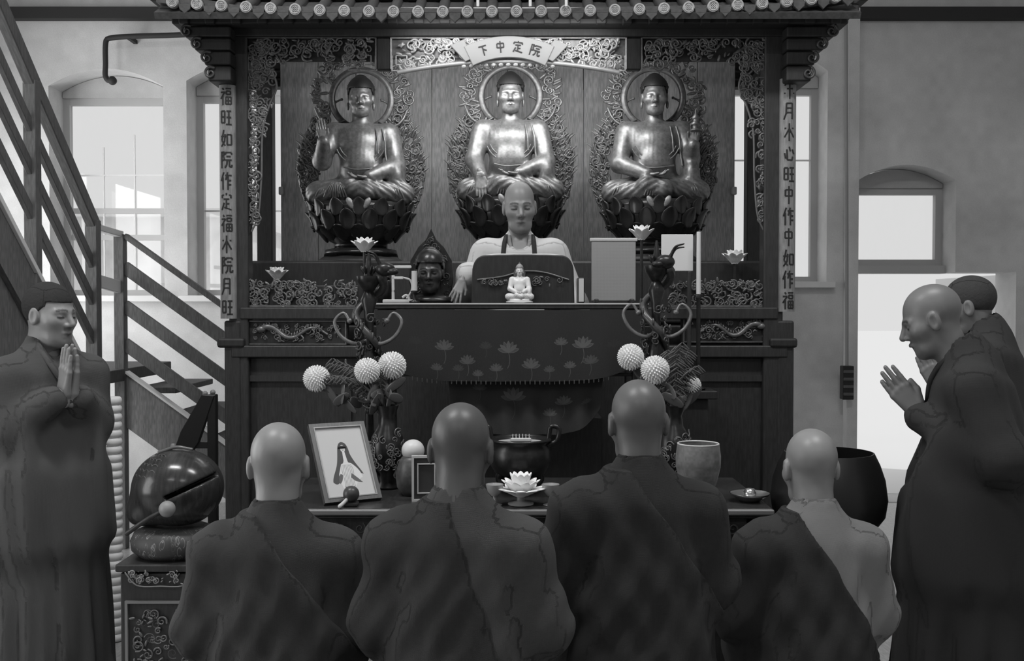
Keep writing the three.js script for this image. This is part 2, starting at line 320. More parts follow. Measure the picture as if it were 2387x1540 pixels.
{ // ribbed pale column behind the standing monk
  const d = 4.9, prof = [], x = X(262, d), top = Y(925, d), n = 30;
  for (let i = 0; i < n; i++) { const y = top * i / n, h = top / n; prof.push([0.03, y], [0.038, y + h * 0.2], [0.04, y + h * 0.5], [0.038, y + h * 0.8], [0.03, y + h]); }
  prof.unshift([0, 0]); prof.push([0, top]);
  const o = thing('ribbed_column', 'pale ribbed column between the staircase post and the standing monk', 'column', [x, 0.002, -d]);
  part('ribs', lathe(prof, 24), M.whitePaint, o);
}

// ------------------------------------------------------------------ carving generators
function spiral(x, y, r, turn, dir, tr, z = 0, n = 16, turns = 1.3) {
  const p = []; for (let i = 0; i <= n; i++) { const t = i / n, a = turn + dir * t * turns * 2 * Math.PI, q = r * (1 - 0.8 * t); p.push(V(x + Math.cos(a) * q, y + Math.sin(a) * q, z)); }
  return taperTube(p, tr, tr * 0.7, n + 4, 5);
}
function scrolls(w, h, n, tr, r0 = 0.014, r1 = 0.034, inside = () => true) {     // scrolls and leaves filling a panel
  const out = [];
  for (let i = 0, tries = 0; i < n && tries < n * 20; tries++) {
    const x = rr(-w / 2, w / 2), y = rr(-h / 2, h / 2), r = Math.min(rr(r0, r1), h * 0.5);
    if (!inside(x, y)) continue; i++;
    if (rnd() < 0.62) out.push(spiral(clamp(x, -w / 2 + r, w / 2 - r), clamp(y, -h / 2 + r, h / 2 - r), r, rr(0, 6.28), rnd() < 0.5 ? 1 : -1, tr * rr(0.7, 1.2), rr(-0.006, 0.008), 12));
    else out.push(sph(r * 0.62, 0, 0, 0, 1, 0.38, 0.35, 8).rotateZ(rr(0, 3.14)).translate(x, y, rr(0, 0.01)));
  }
  return out;
}
function meander(x, y, s, t, flip = 1) {                      // square spiral key
  const L = [[0, 0], [1, 0], [1, 1], [0.28, 1], [0.28, 0.4], [0.68, 0.4]].map(([a, b]) => V(x + flip * (a - 0.5) * s, y + (b - 0.5) * s, 0));
  const out = [bar(L[0], V(L[0].x, y + 0.5 * s, 0), t, t, V(0, 0, 1))];
  for (let i = 0; i < L.length - 1; i++) out.push(bar(L[i], L[i + 1], t, t, V(0, 0, 1)));
  return out;
}
function dragonRelief(w, h, flip) {
  const p = []; for (let i = 0; i <= 24; i++) { const t = i / 24; p.push(V(flip * (-w * 0.38 + w * 0.72 * t), h * 0.3 * Math.sin(t * 9.2 + 0.6) * (1 - 0.25 * t), 0.004 * Math.sin(t * 20))); }
  const out = [taperTube(p, 0.016, 0.006, 60, 7)], q = p[0];
  out.push(sph(0.02, q.x, q.y, 0.006, 1.3, 0.8, 0.7, 10), taperTube([V(q.x, q.y + 0.012, 0), V(q.x + flip * 0.02, q.y + 0.03, 0), V(q.x + flip * 0.045, q.y + 0.036, 0)], 0.004, 0.0015, 8, 5));
  for (const i of [6, 9, 14, 18]) { const a = p[i], s = i % 2 ? 1 : -1; out.push(taperTube([a, V(a.x + 0.018 * flip, a.y + 0.022 * s, 0.004), V(a.x - 0.004, a.y + 0.036 * s, 0.004)], 0.006, 0.003, 8, 5)); }
  for (let i = 1; i < 23; i += 1) { const a = p[i]; out.push(sph(0.008, a.x, a.y + 0.015, 0.002, 0.6, 1.2, 0.5, 6)); }
  out.push(...scrolls(w * 0.96, h * 0.9, 70, 0.0034, 0.008, 0.018));
  return out;
}
function frameBars(w, h, t, dep) { return [bx(w, t, dep, 0, h / 2 - t / 2, 0), bx(w, t, dep, 0, -h / 2 + t / 2, 0), bx(t, h - 2 * t, dep, -w / 2 + t / 2, 0, 0), bx(t, h - 2 * t, dep, w / 2 - t / 2, 0, 0)]; }
// brush-stroke characters, each a list of polylines in a unit square (y up)
const GLYPH = {
  a: [[[0.15, 0.85], [0.85, 0.85]], [[0.5, 0.85], [0.5, 0.05]], [[0.5, 0.6], [0.8, 0.42]]],
  b: [[[0.2, 0.8], [0.8, 0.8], [0.8, 0.45], [0.2, 0.45], [0.2, 0.8]], [[0.5, 1], [0.5, 0.02]]],
  c: [[[0.12, 0.72], [0.12, 0.88], [0.88, 0.88], [0.88, 0.72]], [[0.5, 1], [0.5, 0.88]], [[0.25, 0.66], [0.75, 0.66]], [[0.5, 0.66], [0.5, 0.12]], [[0.5, 0.4], [0.75, 0.4]], [[0.3, 0.45], [0.1, 0.05]], [[0.3, 0.2], [0.92, 0.05]]],
  d: [[[0.1, 0.95], [0.1, 0.02]], [[0.1, 0.92], [0.35, 0.92], [0.25, 0.68], [0.36, 0.5], [0.12, 0.45]], [[0.45, 0.8], [0.45, 0.9], [0.95, 0.9], [0.95, 0.8]], [[0.52, 0.68], [0.88, 0.68]], [[0.42, 0.48], [0.96, 0.48]], [[0.6, 0.48], [0.55, 0.2], [0.4, 0.05]], [[0.78, 0.48], [0.78, 0.12], [0.97, 0.1], [0.97, 0.22]]],
  e: [[[0.3, 0.98], [0.1, 0.72]], [[0.22, 0.82], [0.85, 0.82]], [[0.28, 0.55], [0.8, 0.55]], [[0.05, 0.3], [0.95, 0.3]], [[0.52, 0.82], [0.52, 0]]],
  f: [[[0.25, 0.92], [0.75, 0.92], [0.75, 0.05]], [[0.25, 0.92], [0.22, 0.35], [0.05, 0.02]], [[0.25, 0.65], [0.75, 0.65]], [[0.25, 0.4], [0.75, 0.4]]],
  g: [[[0.1, 0.7], [0.9, 0.7]], [[0.5, 0.98], [0.5, 0]], [[0.5, 0.68], [0.1, 0.2]], [[0.5, 0.68], [0.9, 0.2]]],
  h: [[[0.12, 0.5], [0.2, 0.2]], [[0.3, 0.7], [0.35, 0.12], [0.75, 0.1], [0.82, 0.3]], [[0.5, 0.85], [0.6, 0.6]], [[0.78, 0.7], [0.92, 0.45]]],
  i: [[[0.1, 0.85], [0.4, 0.85], [0.4, 0.2], [0.1, 0.2], [0.1, 0.85]], [[0.1, 0.52], [0.4, 0.52]], [[0.55, 0.85], [0.95, 0.85]], [[0.55, 0.5], [0.95, 0.5]], [[0.5, 0.1], [0.98, 0.1]], [[0.75, 0.85], [0.75, 0.1]]],
  j: [[[0.28, 0.98], [0.05, 0.5]], [[0.2, 0.7], [0.2, 0]], [[0.4, 0.8], [0.95, 0.8]], [[0.62, 0.98], [0.45, 0.55]], [[0.65, 0.8], [0.65, 0]], [[0.65, 0.52], [0.92, 0.52]], [[0.65, 0.28], [0.92, 0.28]]],
  k: [[[0.05, 0.62], [0.5, 0.62]], [[0.3, 0.98], [0.12, 0.4], [0.42, 0.1]], [[0.42, 0.75], [0.38, 0.35], [0.08, 0.05]], [[0.6, 0.72], [0.95, 0.72], [0.95, 0.15], [0.6, 0.15], [0.6, 0.72]]],
  l: [[[0.2, 0.95], [0.3, 0.85]], [[0.05, 0.72], [0.4, 0.72], [0.05, 0.35]], [[0.24, 0.55], [0.24, 0]], [[0.48, 0.92], [0.95, 0.92]], [[0.55, 0.78], [0.9, 0.78], [0.9, 0.6], [0.55, 0.6], [0.55, 0.78]], [[0.5, 0.45], [0.95, 0.45], [0.95, 0.05], [0.5, 0.05], [0.5, 0.45]], [[0.72, 0.45], [0.72, 0.05]], [[0.5, 0.25], [0.95, 0.25]]],
};
function glyph(k, w, h, t, wrap = (x, y) => V(x, y, 0)) {      // strokes as thin raised bars; wrap bends them onto the board
  const out = [];
  for (const line of GLYPH[k]) for (let i = 0; i < line.length - 1; i++) {
    const a = wrap((line[i][0] - 0.5) * w, (line[i][1] - 0.5) * h), b = wrap((line[i + 1][0] - 0.5) * w, (line[i + 1][1] - 0.5) * h);
    out.push(bar(a, b, t, t * 0.6, V(0, 0, 1).add(V(1e-4, 2e-4, 0))));
  }
  return merge(out);
}

// ------------------------------------------------------------------ altar pavilion
const D = 5.2, PX = X(1184, D);
const pav = thing('altar_pavilion', 'dark carved wooden altar pavilion with tiled eaves and couplet pillars', 'altar');
{
  const z = -D, fx = (px) => X(px, D), fy = (py) => Y(py, D);
  const rect = (name, l, r, t, b, dep, zz, m, parent = pav) => part(name, rb(fx(r) - fx(l), fy(t) - fy(b), dep, (fx(l) + fx(r)) / 2, (fy(t) + fy(b)) / 2, zz, 0.008), m, parent);
  // pillars with half-round couplet boards
  const couplets = [['l', 'i', 'k', 'd', 'j', 'c', 'l', 'g', 'd', 'f', 'i'], ['e', 'f', 'g', 'h', 'i', 'b', 'j', 'b', 'k', 'j', 'l']];
  [[540, 562, 205, 742], [1827, 1797, 190, 726]].forEach(([bp, pp, t, b], s) => {
    const top = fy(40), pl = part('pillar', rb(0.1, top, 0.1, fx(pp), top / 2, z, 0.012), M.wood, pav);
    part('pillar_foot', lathe([[0, 0], [0.09, 0], [0.09, 0.05], [0.075, 0.09], [0.06, 0.12], [0, 0.12]], 20).translate(fx(pp), 0, z), M.woodDeep, pl);
    part('pillar_band', rb(0.14, 0.05, 0.14, fx(s ? 1820 : 545), fy(798), z, 0.015), M.woodDeep, pl);
    part('pillar_lower', rb(0.085, fy(742) - 0.02, 0.1, fx(s ? 1826 : 548), fy(742) / 2, z + 0.005, 0.012), M.wood, pl);
    const H = fy(t) - fy(b), R = 0.041, yc = (fy(t) + fy(b)) / 2, cx = fx(bp);
    const g = new THREE.CylinderGeometry(R, R, H, 20, 1, false, -Math.PI / 2, Math.PI).scale(1, 1, 0.75).translate(cx, yc, z + 0.052);
    const bd = part('couplet_board', [g, bx(2 * R, H, 0.006, cx, yc, z + 0.05)], M.board, pav);
    couplets[s].forEach((k, i) => {
      const yy = yc + H / 2 - (i + 0.55) * H / 11.1;
      part('character', glyph(k, 0.056, 0.088, 0.0075, (x, y) => V(cx + x, yy + y, z + 0.052 + 0.75 * Math.sqrt(Math.max(R * R - x * x, 0)) + 0.001)), M.ink, bd);
    });
  });
  for (const [l, r] of [[604, 640], [1736, 1770]]) { const zz = -6.42, x0 = X(l, 6.42), x1 = X(r, 6.42); part('rear_post', rb(x1 - x0, fy(20), 0.1, (x0 + x1) / 2, fy(20) / 2, zz), M.wood, pav); }
  // back panel boards, altar shelf
  for (const [l, r] of [[881, 914], [1457, 1491]]) rect('lintel_post', l, r, 92, 166, 0.05, z + 0.01, M.woodDeep);
  const bl = X(655, 6.45), br = X(1712, 6.45), n = 12;
  for (let i = 0; i < n; i++) part('back_board', rb((br - bl) / n - 0.003, 2.3, 0.03, bl + (i + 0.5) * (br - bl) / n, 2.18, -6.47, 0.004), M.back, pav);
  for (const x of [bl + 0.008, br - 0.008]) part('latch', rb(0.03, 0.05, 0.03, x, Y(445, 6.45), -6.44), M.pale, pav);
  part('statue_altar', rb(br - bl, 0.34, 0.85, (bl + br) / 2, 1.68, -6.02, 0.015), M.woodDeep, pav);
  part('altar_body', rb(br - bl - 0.1, 1.5, 0.8, (bl + br) / 2, 0.76, -6.02), M.woodDeep, pav);
  // lower front: beams, carved fence, dragon panels, base
  rect('sill_beam', 565, 1808, 716, 744, 0.114, z, M.wood);
  rect('lower_beam', 545, 1830, 804, 832, 0.12, z, M.wood);
  for (const [l, r] of [[575, 836], [1556, 1806]]) {
    const w = fx(r) - fx(l), h = fy(652) - fy(716), c = V((fx(l) + fx(r)) / 2, fy(684), z + 0.02), f = part('carved_fence', [...scrolls(w, h, 150, 0.0056, 0.012, 0.028), bx(w, 0.01, 0.02, 0, -h / 2 + 0.006, 0)].map((g) => g.translate(c.x, c.y, c.z)), M.carve, pav);
    part('fence_board', rb(w, h * 0.8, 0.012, c.x, c.y - h * 0.1, c.z - 0.025), M.wood, f);
  }
  for (const [l, r, t, b, fl] of [[575, 812, 746, 803, 1], [1588, 1806, 738, 798, -1]]) {
    const w = fx(r) - fx(l), h = fy(t) - fy(b), c = V((fx(l) + fx(r)) / 2, (fy(t) + fy(b)) / 2, z);
    const f = part('dragon_panel', rb(w, h, 0.05, c.x, c.y, c.z, 0.004), M.woodDeep, pav);
    part('panel_frame', frameBars(w * 0.98, h * 0.98, 0.006, 0.014).map((g) => g.translate(c.x, c.y, c.z + 0.03)), M.carve, f);
    part('dragon_carving', dragonRelief(w * 0.9, h * 0.8, fl).map((g) => g.translate(c.x, c.y, c.z + 0.032)), M.carve, f);
  }
  rect('base_panel', 530, 1846, 832, 1420, 0.06, z - 0.02, M.wood);
  for (const [l, r] of [[560, 820], [1560, 1820]]) { const w = fx(r) - fx(l), h = fy(860) - 0.25; part('base_frame', frameBars(w, h, 0.03, 0.02).map((g) => g.translate((fx(l) + fx(r)) / 2, 0.22 + h / 2, z + 0.02)), M.wood, pav); }
  rect('side_panel', 528, 560, 832, 1420, 1.2, z - 0.64, M.wood); rect('side_panel', 1815, 1846, 832, 1420, 1.2, z - 0.64, M.wood);
  // lintel
  rect('lintel_beam', 548, 1818, 46, 92, 0.12, z, M.woodDeep);
  const lz = z + 0.03;
  for (const [l, r, pale] of [[582, 880, 0], [915, 1456, 1], [1492, 1786, 0]]) {
    const w = fx(r) - fx(l), h = fy(92) - fy(168), c = V((fx(l) + fx(r)) / 2, (fy(92) + fy(168)) / 2, lz);
    const low = (x, y) => y > -h / 2 + h * 0.55 * Math.pow(1 - Math.abs(2 * x / w), 0.6) - 0.02;
    const m = pale ? M.carvePale : M.carve;
    const f = part('lintel_carving', scrolls(w * 0.96, h, pale ? 230 : 120, 0.0058, 0.014, 0.034, low).map((g) => g.translate(c.x, c.y, c.z)), m, pav);
    part('lintel_frame', [bx(w, 0.007, 0.02, c.x, c.y + h / 2, c.z), bx(0.007, h * 0.95, 0.02, c.x - w / 2, c.y + h * 0.02, c.z), bx(0.007, h * 0.95, 0.02, c.x + w / 2, c.y + h * 0.02, c.z)], m, f);
    const s = h * 0.46;
    if (pale || l < 700) part('key_fret', [...meander(c.x + w / 2 - s * 0.55, c.y - h / 2 + s * 0.5, s, 0.006, -1), ...meander(c.x + w / 2 - s * 1.55, c.y - h / 2 + s * 0.34, s * 0.6, 0.006, -1)].map((g) => g.translate(0, 0, c.z)), m, f);
    if (pale || l > 700) part('key_fret', [...meander(c.x - w / 2 + s * 0.55, c.y - h / 2 + s * 0.5, s, 0.006, 1), ...meander(c.x - w / 2 + s * 1.55, c.y - h / 2 + s * 0.34, s * 0.6, 0.006, 1)].map((g) => g.translate(0, 0, c.z)), m, f);
    part('lintel_back', rb(w, h * (pale ? 0.62 : 0.7), 0.01, c.x, c.y + h * (pale ? 0.19 : 0.15), c.z - 0.022), pale ? M.carve : M.woodDeep, f);
  }
  { // arched lower band, fan-shaped plaque with four characters
    const p = []; for (let i = 0; i <= 30; i++) { const px = 930 + i * (1440 - 930) / 30, t = (px - 1185) / 255; p.push(V(fx(px), fy(148 + 26 * t * t), lz + 0.012)); }
    part('lintel_arch', [tube(p, 0.012, 60, 6), ...p.slice(9, 22).map((q) => sph(0.013, q.x, q.y - 0.014, q.z, 1, 1, 0.6, 8))], M.carvePale, pav);
    const c = V(fx(1187), fy(330), lz + 0.02), r0 = (330 - 142) / 2400 * D, r1 = (330 - 96) / 2400 * D, sh = new THREE.Shape(), a = 0.45;
    sh.absarc(c.x, c.y, r1, Math.PI / 2 + a, Math.PI / 2 - a, true); sh.absarc(c.x, c.y, r0, Math.PI / 2 - a, Math.PI / 2 + a, false);
    const pq = part('name_plaque', ext(sh, 0.018, 0.003).translate(0, 0, c.z), M.plaque, pav);
    ['a', 'b', 'c', 'd'].forEach((k, i) => { const g = glyph(k, 0.055, 0.058, 0.006), th = (1.5 - i) * 0.19; part('character', g.rotateZ(th).translate(c.x - Math.sin(th) * (r0 + r1) / 2, c.y + Math.cos(th) * (r0 + r1) / 2, c.z + 0.023), M.ink, pq); });
    for (const s of [-1, 1]) part('plaque_wing', ext([[0, 0], [0.07, 0.0], [0.035, -0.1], [0.0, -0.1]].map(([x, y]) => [s * x, y]), 0.014, 0.002).rotateZ(-s * 0.42).translate(c.x + s * 0.225, fy(100), c.z), M.plaque, pq);
  }
  // corner fretwork hanging along the pillars
  for (const [l, r, s] of [[582, 650, 1], [1786, 1718, -1]]) {
    const xa = fx(l), xb = fx(r), g = [];
    const zone = (t, b, w0, w1, n) => { for (let i = 0; i < n; i++) { const y = rr(fy(b), fy(t)), k = rr(0.1, 0.9), x = xa + s * (w0 + (w1 - w0) * k); g.push(rnd() < 0.7 ? spiral(x, y, rr(0.014, 0.03), rr(0, 6), s, 0.0056, lz + rr(-0.006, 0.006), 10) : sph(0.014, 0, 0, 0, 1, 0.4, 0.4, 8).rotateZ(rr(0, 3)).translate(x, y, lz)); } };
    zone(100, 250, 0, 0.15, 70); zone(240, 330, 0, 0.1, 30); zone(330, 520, 0, 0.06, 46);
    for (const [y0, q] of [[198, 0.06], [150, 0.07]]) g.push(...meander(xa + s * (q * 0.6), fy(y0), q, 0.005, s).map((m) => m.translate(0, 0, lz)));
    g.push(taperTube([V(xa + s * 0.13, fy(170), lz), V(xa + s * 0.15, fy(205), lz), V(xa + s * 0.12, fy(240), lz), V(xa + s * 0.08, fy(300), lz), V(xa + s * 0.07, fy(420), lz), V(xa + s * 0.05, fy(510), lz), V(xa + s * 0.02, fy(540), lz)], 0.006, 0.005, 30, 5));
    part('corner_fretwork', g, M.carve, pav);
    part('pillar_bracket', ext([[0, 0], [0.045, 0.25], [0.03, 0.12], [0.0, -0.06]].map(([x, y]) => [s * x, y]), 0.03, 0.003).translate(xa - s * 0.01, fy(560), z - 0.01), M.wood, pav);
  }
  // stepped bracket tiers under the eaves
  const tiers = [[508, 1868, 168, 205], [500, 1876, 135, 168], [478, 1896, 105, 135], [455, 1920, 78, 105], [428, 1950, 52, 78], [404, 1972, 28, 52], [382, 1992, 0, 28]];
  tiers.forEach(([l, r, t, b], i) => {
    const y0 = fy(b), y1 = fy(t), dz = 0.012 * i;
    if (i < 4) { for (const [a, c, s] of [[l, 560, 1], [1812, r, -1]]) { const tp = part('bracket_tier', rb(fx(c) - fx(a), y1 - y0 - 0.004, 0.3, (fx(a) + fx(c)) / 2, (y0 + y1) / 2, z, 0.01), M.woodDeep, pav); part('bracket_scroll', [spiral(fx(s > 0 ? a : c) + s * 0.015, (y0 + y1) / 2, 0.03, 1, s, 0.008, z + 0.155, 14)], M.carveDark, tp); } return; }
    const W = fx(r) - fx(l), hh = y1 - y0 - 0.012, mx = (fx(l) + fx(r)) / 2, my = (y0 + y1) / 2, sw = 0.12 + dz;
    const tp = part('bracket_tier', [rb(W, hh, 0.18 + dz, mx, my, z + 0.02 + dz / 2, 0.008), rb(sw, hh, 1.3, mx - W / 2 + sw / 2, my, z - 0.72, 0.008), rb(sw, hh, 1.3, mx + W / 2 - sw / 2, my, z - 0.72, 0.008), rb(W, hh, 0.1, mx, my, z - 1.33, 0.008)], M.soffit, pav);
    for (let k = 0; k < 26; k++) part('bracket_block', rb(0.05, y1 - y0 - 0.008, 0.05, fx(l) + (k + 0.5) * (fx(r) - fx(l)) / 26, (y0 + y1) / 2, z + 0.1 + dz, 0.008), M.soffit, tp);
  });
  // eaves: round tile ends, drip tiles, tile rows above
  const ED = 4.85, roof = part('roof', ext([[X(366, ED), Y(2, ED)], [X(560, ED), Y(30, ED)], [X(1184, ED), Y(38, ED)], [X(1800, ED), Y(26, ED)], [X(2002, ED), Y(-4, ED)], [X(2002, ED), Y(-30, ED)], [X(1800, ED), Y(6, ED)], [X(1184, ED), Y(18, ED)], [X(560, ED), Y(10, ED)], [X(366, ED), Y(-24, ED)]], 0.05).translate(0, 0, -ED - 0.07), M.tile, pav);
  const eave = (px) => { const t = (px - 1160) / 620; return 28 - 16 * Math.pow(Math.abs(t), 2.6) - (px - 1160) * 0.006; };
  const ends = []; for (let px = 403; px < 1990; px += 57.2) ends.push(px);
  for (const px of ends) {
    const c = at(px, eave(px), ED);
    const e = part('tile_end', new THREE.CylinderGeometry(0.027, 0.027, 0.03, 22).rotateX(Math.PI / 2).translate(c.x, c.y, c.z), M.tileEnd, roof);
    const mk = new THREE.TorusGeometry(0.021, 0.0028, 5, 20).translate(c.x, c.y, c.z + 0.016), cr = [];
    for (let k = 0; k < 3; k++) cr.push(bx(0.026, 0.0035, 0.004, c.x, c.y - 0.009 + k * 0.009, c.z + 0.016), bx(0.0035, 0.026, 0.004, c.x - 0.009 + k * 0.009, c.y, c.z + 0.016));
    e.geometry = metric(merge([e.geometry, mk, ...cr]));
    const q = at(px + 28.6, eave(px + 28.6) + 9, ED), sh = [[-0.027, 0.012], [0.027, 0.012], [0.024, -0.008], [0.012, -0.018], [0, -0.03], [-0.012, -0.018], [-0.024, -0.008]];
    part('drip_tile', ext(sh, 0.012, 0.002).translate(q.x, q.y, q.z - 0.006), M.tile, roof);
    part('tile_row', new THREE.CylinderGeometry(0.027, 0.027, 1.25, 12).rotateX(-Math.PI / 2 + 0.0).rotateX(0.5).translate(c.x, c.y + 0.3, c.z - 0.555), M.tile, roof);
  }
  part('roof_slope', bx(X(2002, ED) - X(366, ED), 0.03, 1.28, PX, Y(28, ED) + 0.285, 0).translate(0, -Y(28, ED) - 0.285, 0).rotateX(0.5).translate(0, Y(28, ED) + 0.29, -ED - 0.56), M.tile, roof);
  for (const px of [1114, 1236, 1320]) { const c = at(px, 2, ED - 0.03); part('hanging_tag', rb(0.014, 0.075, 0.008, c.x, c.y + 0.01, c.z), M.whitePaint, roof); }
}
{ // unseen tube lamp behind the lintel, placed to light back boards and statues
  const o = thing('unseen_tube_lamp', 'unseen long tube lamp behind the carved lintel, lighting the statues', 'lamp', [0, 2.955, -5.5]);
  part('lamp_tube', new THREE.CylinderGeometry(0.016, 0.016, 1.35, 12).rotateZ(Math.PI / 2), mat(0.8, 0.5, { emissive: new THREE.Color(1, 1, 1), emissiveIntensity: 1.5 }), o);
  part('lamp_batten', rb(1.45, 0.05, 0.06, 0, 0.045, 0), M.whitePaint, o);
  const e = thing('unseen_eave_lamp', 'unseen short tube lamp behind the middle eave tiles, lighting the lintel', 'lamp', [-0.02, 2.992, -4.935]);  // out of view, placed to light the lintel and statues from the front
  part('lamp_tube', new THREE.CylinderGeometry(0.013, 0.013, 1.0, 12).rotateZ(Math.PI / 2), mat(0.8, 0.5, { emissive: new THREE.Color(1, 1, 1), emissiveIntensity: 1.5 }), e);
  part('lamp_batten', rb(1.06, 0.014, 0.04, 0, 0.021, 0), M.whitePaint, e);
}

// ------------------------------------------------------------------ heads and hands shared by figures
const headField = join([
  [ell(0, 0.036, -0.014, 0.076, 0.087, 0.097), 0], [ell(0, -0.04, 0.028, 0.060, 0.078, 0.062), 0.045], [cone(-0.028, -0.088, 0.045, 0.026, 0.028, -0.088, 0.045, 0.026), 0.03], [ell(0, -0.102, 0.062, 0.024, 0.02, 0.022), 0.025],
  [ell(-0.046, -0.022, 0.05, 0.026, 0.024, 0.028), 0.03], [ell(0.046, -0.022, 0.05, 0.026, 0.024, 0.028), 0.03],
  [ell(-0.033, 0.0, 0.096, 0.019, 0.013, 0.016), 0.016, '-'], [ell(0.033, 0.0, 0.096, 0.019, 0.013, 0.016), 0.016, '-'],
  [cone(-0.046, 0.016, 0.066, 0.011, -0.012, 0.019, 0.083, 0.01), 0.014], [cone(0.046, 0.016, 0.066, 0.011, 0.012, 0.019, 0.083, 0.01), 0.014],
  [ell(-0.033, -0.003, 0.07, 0.0165, 0.0125, 0.0155), 0.004], [ell(0.033, -0.003, 0.07, 0.0165, 0.0125, 0.0155), 0.004],
  [cone(0, 0.012, 0.086, 0.008, 0, -0.03, 0.109, 0.0125), 0.014], [ell(-0.013, -0.036, 0.094, 0.009, 0.008, 0.011), 0.008], [ell(0.013, -0.036, 0.094, 0.009, 0.008, 0.011), 0.008],
  [cone(-0.02, -0.066, 0.081, 0.005, 0, -0.063, 0.091, 0.0075), 0.007], [cone(0.02, -0.066, 0.081, 0.005, 0, -0.063, 0.091, 0.0075), 0.007], [cone(-0.014, -0.077, 0.082, 0.006, 0.014, -0.077, 0.082, 0.006), 0.008],
  [cone(-0.022, -0.0705, 0.093, 0.0022, 0.022, -0.0705, 0.093, 0.0022), 0.004, '-'],
  [ell(-0.08, -0.006, -0.006, 0.011, 0.034, 0.021), 0.008], [ell(0.08, -0.006, -0.006, 0.011, 0.034, 0.021), 0.008], [ell(-0.089, -0.004, 0.0, 0.006, 0.022, 0.011), 0.004, '-'], [ell(0.089, -0.004, 0.0, 0.006, 0.022, 0.011), 0.004, '-'],
  [cone(0, -0.05, -0.02, 0.058, 0, -0.21, -0.04, 0.06), 0.03],
]);
const HEAD = surface(headField, [-0.1, -0.215, -0.125], [0.1, 0.135, 0.135], 0.0042);
{ // pigment: brows, lash lines, lips
  const p = HEAD.attributes.position, c = new Float32Array(p.count * 3);
  for (let i = 0; i < p.count; i++) {
    const x = Math.abs(p.getX(i)), y = p.getY(i), z = p.getZ(i); let v = 1;
    const brow = 0.024 - Math.pow((x - 0.03) / 0.022, 2) * 0.005;
    if (z > 0.05 && x > 0.012 && x < 0.053 && Math.abs(y - brow) < 0.0045) v = 0.35;
    if (z > 0.05 && x > 0.018 && x < 0.049 && Math.abs(y + 0.005) < 0.0028) v = 0.3;
    if (z > 0.07 && x < 0.024 && Math.abs(y + 0.07) < 0.0105 * (1.1 - x / 0.03)) v = 0.8;
    if (z > 0.07 && x < 0.021 && Math.abs(y + 0.0705) < 0.0022) v = 0.5;
    c[3 * i] = c[3 * i + 1] = c[3 * i + 2] = v;
  }
  HEAD.setAttribute('color', new THREE.BufferAttribute(c, 3));
}
const CAP = surface((x, y, z) => Math.max(ell(0, 0.036, -0.014, 0.081, 0.093, 0.102)(x, y, z), -(y - 0.052 + (0.4 * Math.max(0, 0.03 - z) / 0.1) * 0.3 + Math.max(0, -z - 0.0) * 0.75 + (Math.abs(x) > 0.05 && z < 0.04 ? 0.018 : 0)), -(ell(0, 0.036, -0.014, 0.073, 0.084, 0.094)(x, y, z))), [-0.1, -0.08, -0.13], [0.1, 0.14, 0.1], 0.0046);
function handGeo(curl = 0.05, spread = 0, cell = 0.0032) {       // wrist at the origin, fingers up, thumb towards -z, palm towards +x
  const l = [[cone(0, -0.03, 0, 0.022, 0, 0.0, 0, 0.021), 0]];
  const zs = [-0.029, -0.009, 0.011, 0.029], len = [0.074, 0.083, 0.076, 0.06], up = [0.088, 0.092, 0.089, 0.082];
  zs.forEach((z, i) => l.push([cone(0, 0.005, z * 0.55, 0.014, 0, up[i], z, 0.0105), 0.014]));
  zs.forEach((z, i) => {
    let x = 0, y = up[i], zz = z, a = curl * 0.6, r = 0.0092; const b = spread * (i - 1.4);
    [0.45, 0.31, 0.24].forEach((q, s) => { const L = len[i] * q, x2 = x + Math.sin(a) * L, y2 = y + Math.cos(a) * Math.cos(b) * L, z2 = zz + Math.sin(b) * L * 0.9; l.push([cone(x, y, zz, r, x2, y2, z2, r * 0.9), s ? 0.002 : 0.006]); x = x2; y = y2; zz = z2; a += curl; r *= 0.92; });
  });
  l.push([cone(0.002, 0.02, -0.026, 0.015, 0.008, 0.058, -0.046 - spread * 0.04, 0.0105), 0.012], [cone(0.008, 0.058, -0.046 - spread * 0.04, 0.0102, 0.01 + curl * 0.02, 0.092, -0.046 - spread * 0.07, 0.0085), 0.004]);
  return surface(join(l), [-0.035, -0.12, -0.075], [0.075, 0.19, 0.06], cell);
}
const HAND_FLAT = handGeo(0.03, 0), HAND_SPREAD = handGeo(0.16, 0.16), HAND_SOFT = handGeo(0.35, 0.04);
const M4 = (p, e, s = 1) => new THREE.Matrix4().compose(p, new THREE.Quaternion().setFromEuler(new THREE.Euler(e[0], e[1], e[2], 'YXZ')), typeof s === 'number' ? V(s, s, s) : s);
const aim = (g, p, fingers, palm, s, left) => {                  // a hand whose fingers and palm point the given ways
  const y = V(...fingers).normalize(), x = V(...palm); if (left) x.negate(); x.addScaledVector(y, -x.dot(y)).normalize();
  const z = new THREE.Vector3().crossVectors(x, y), h = left ? mirrorX(g) : g.clone();
  return h.scale(s, s, s).applyMatrix4(new THREE.Matrix4().makeBasis(x, y, z).setPosition(p));
};
const put = (g, p, e = [0, 0, 0], s = 1) => g.clone().applyMatrix4(M4(p, e, s));

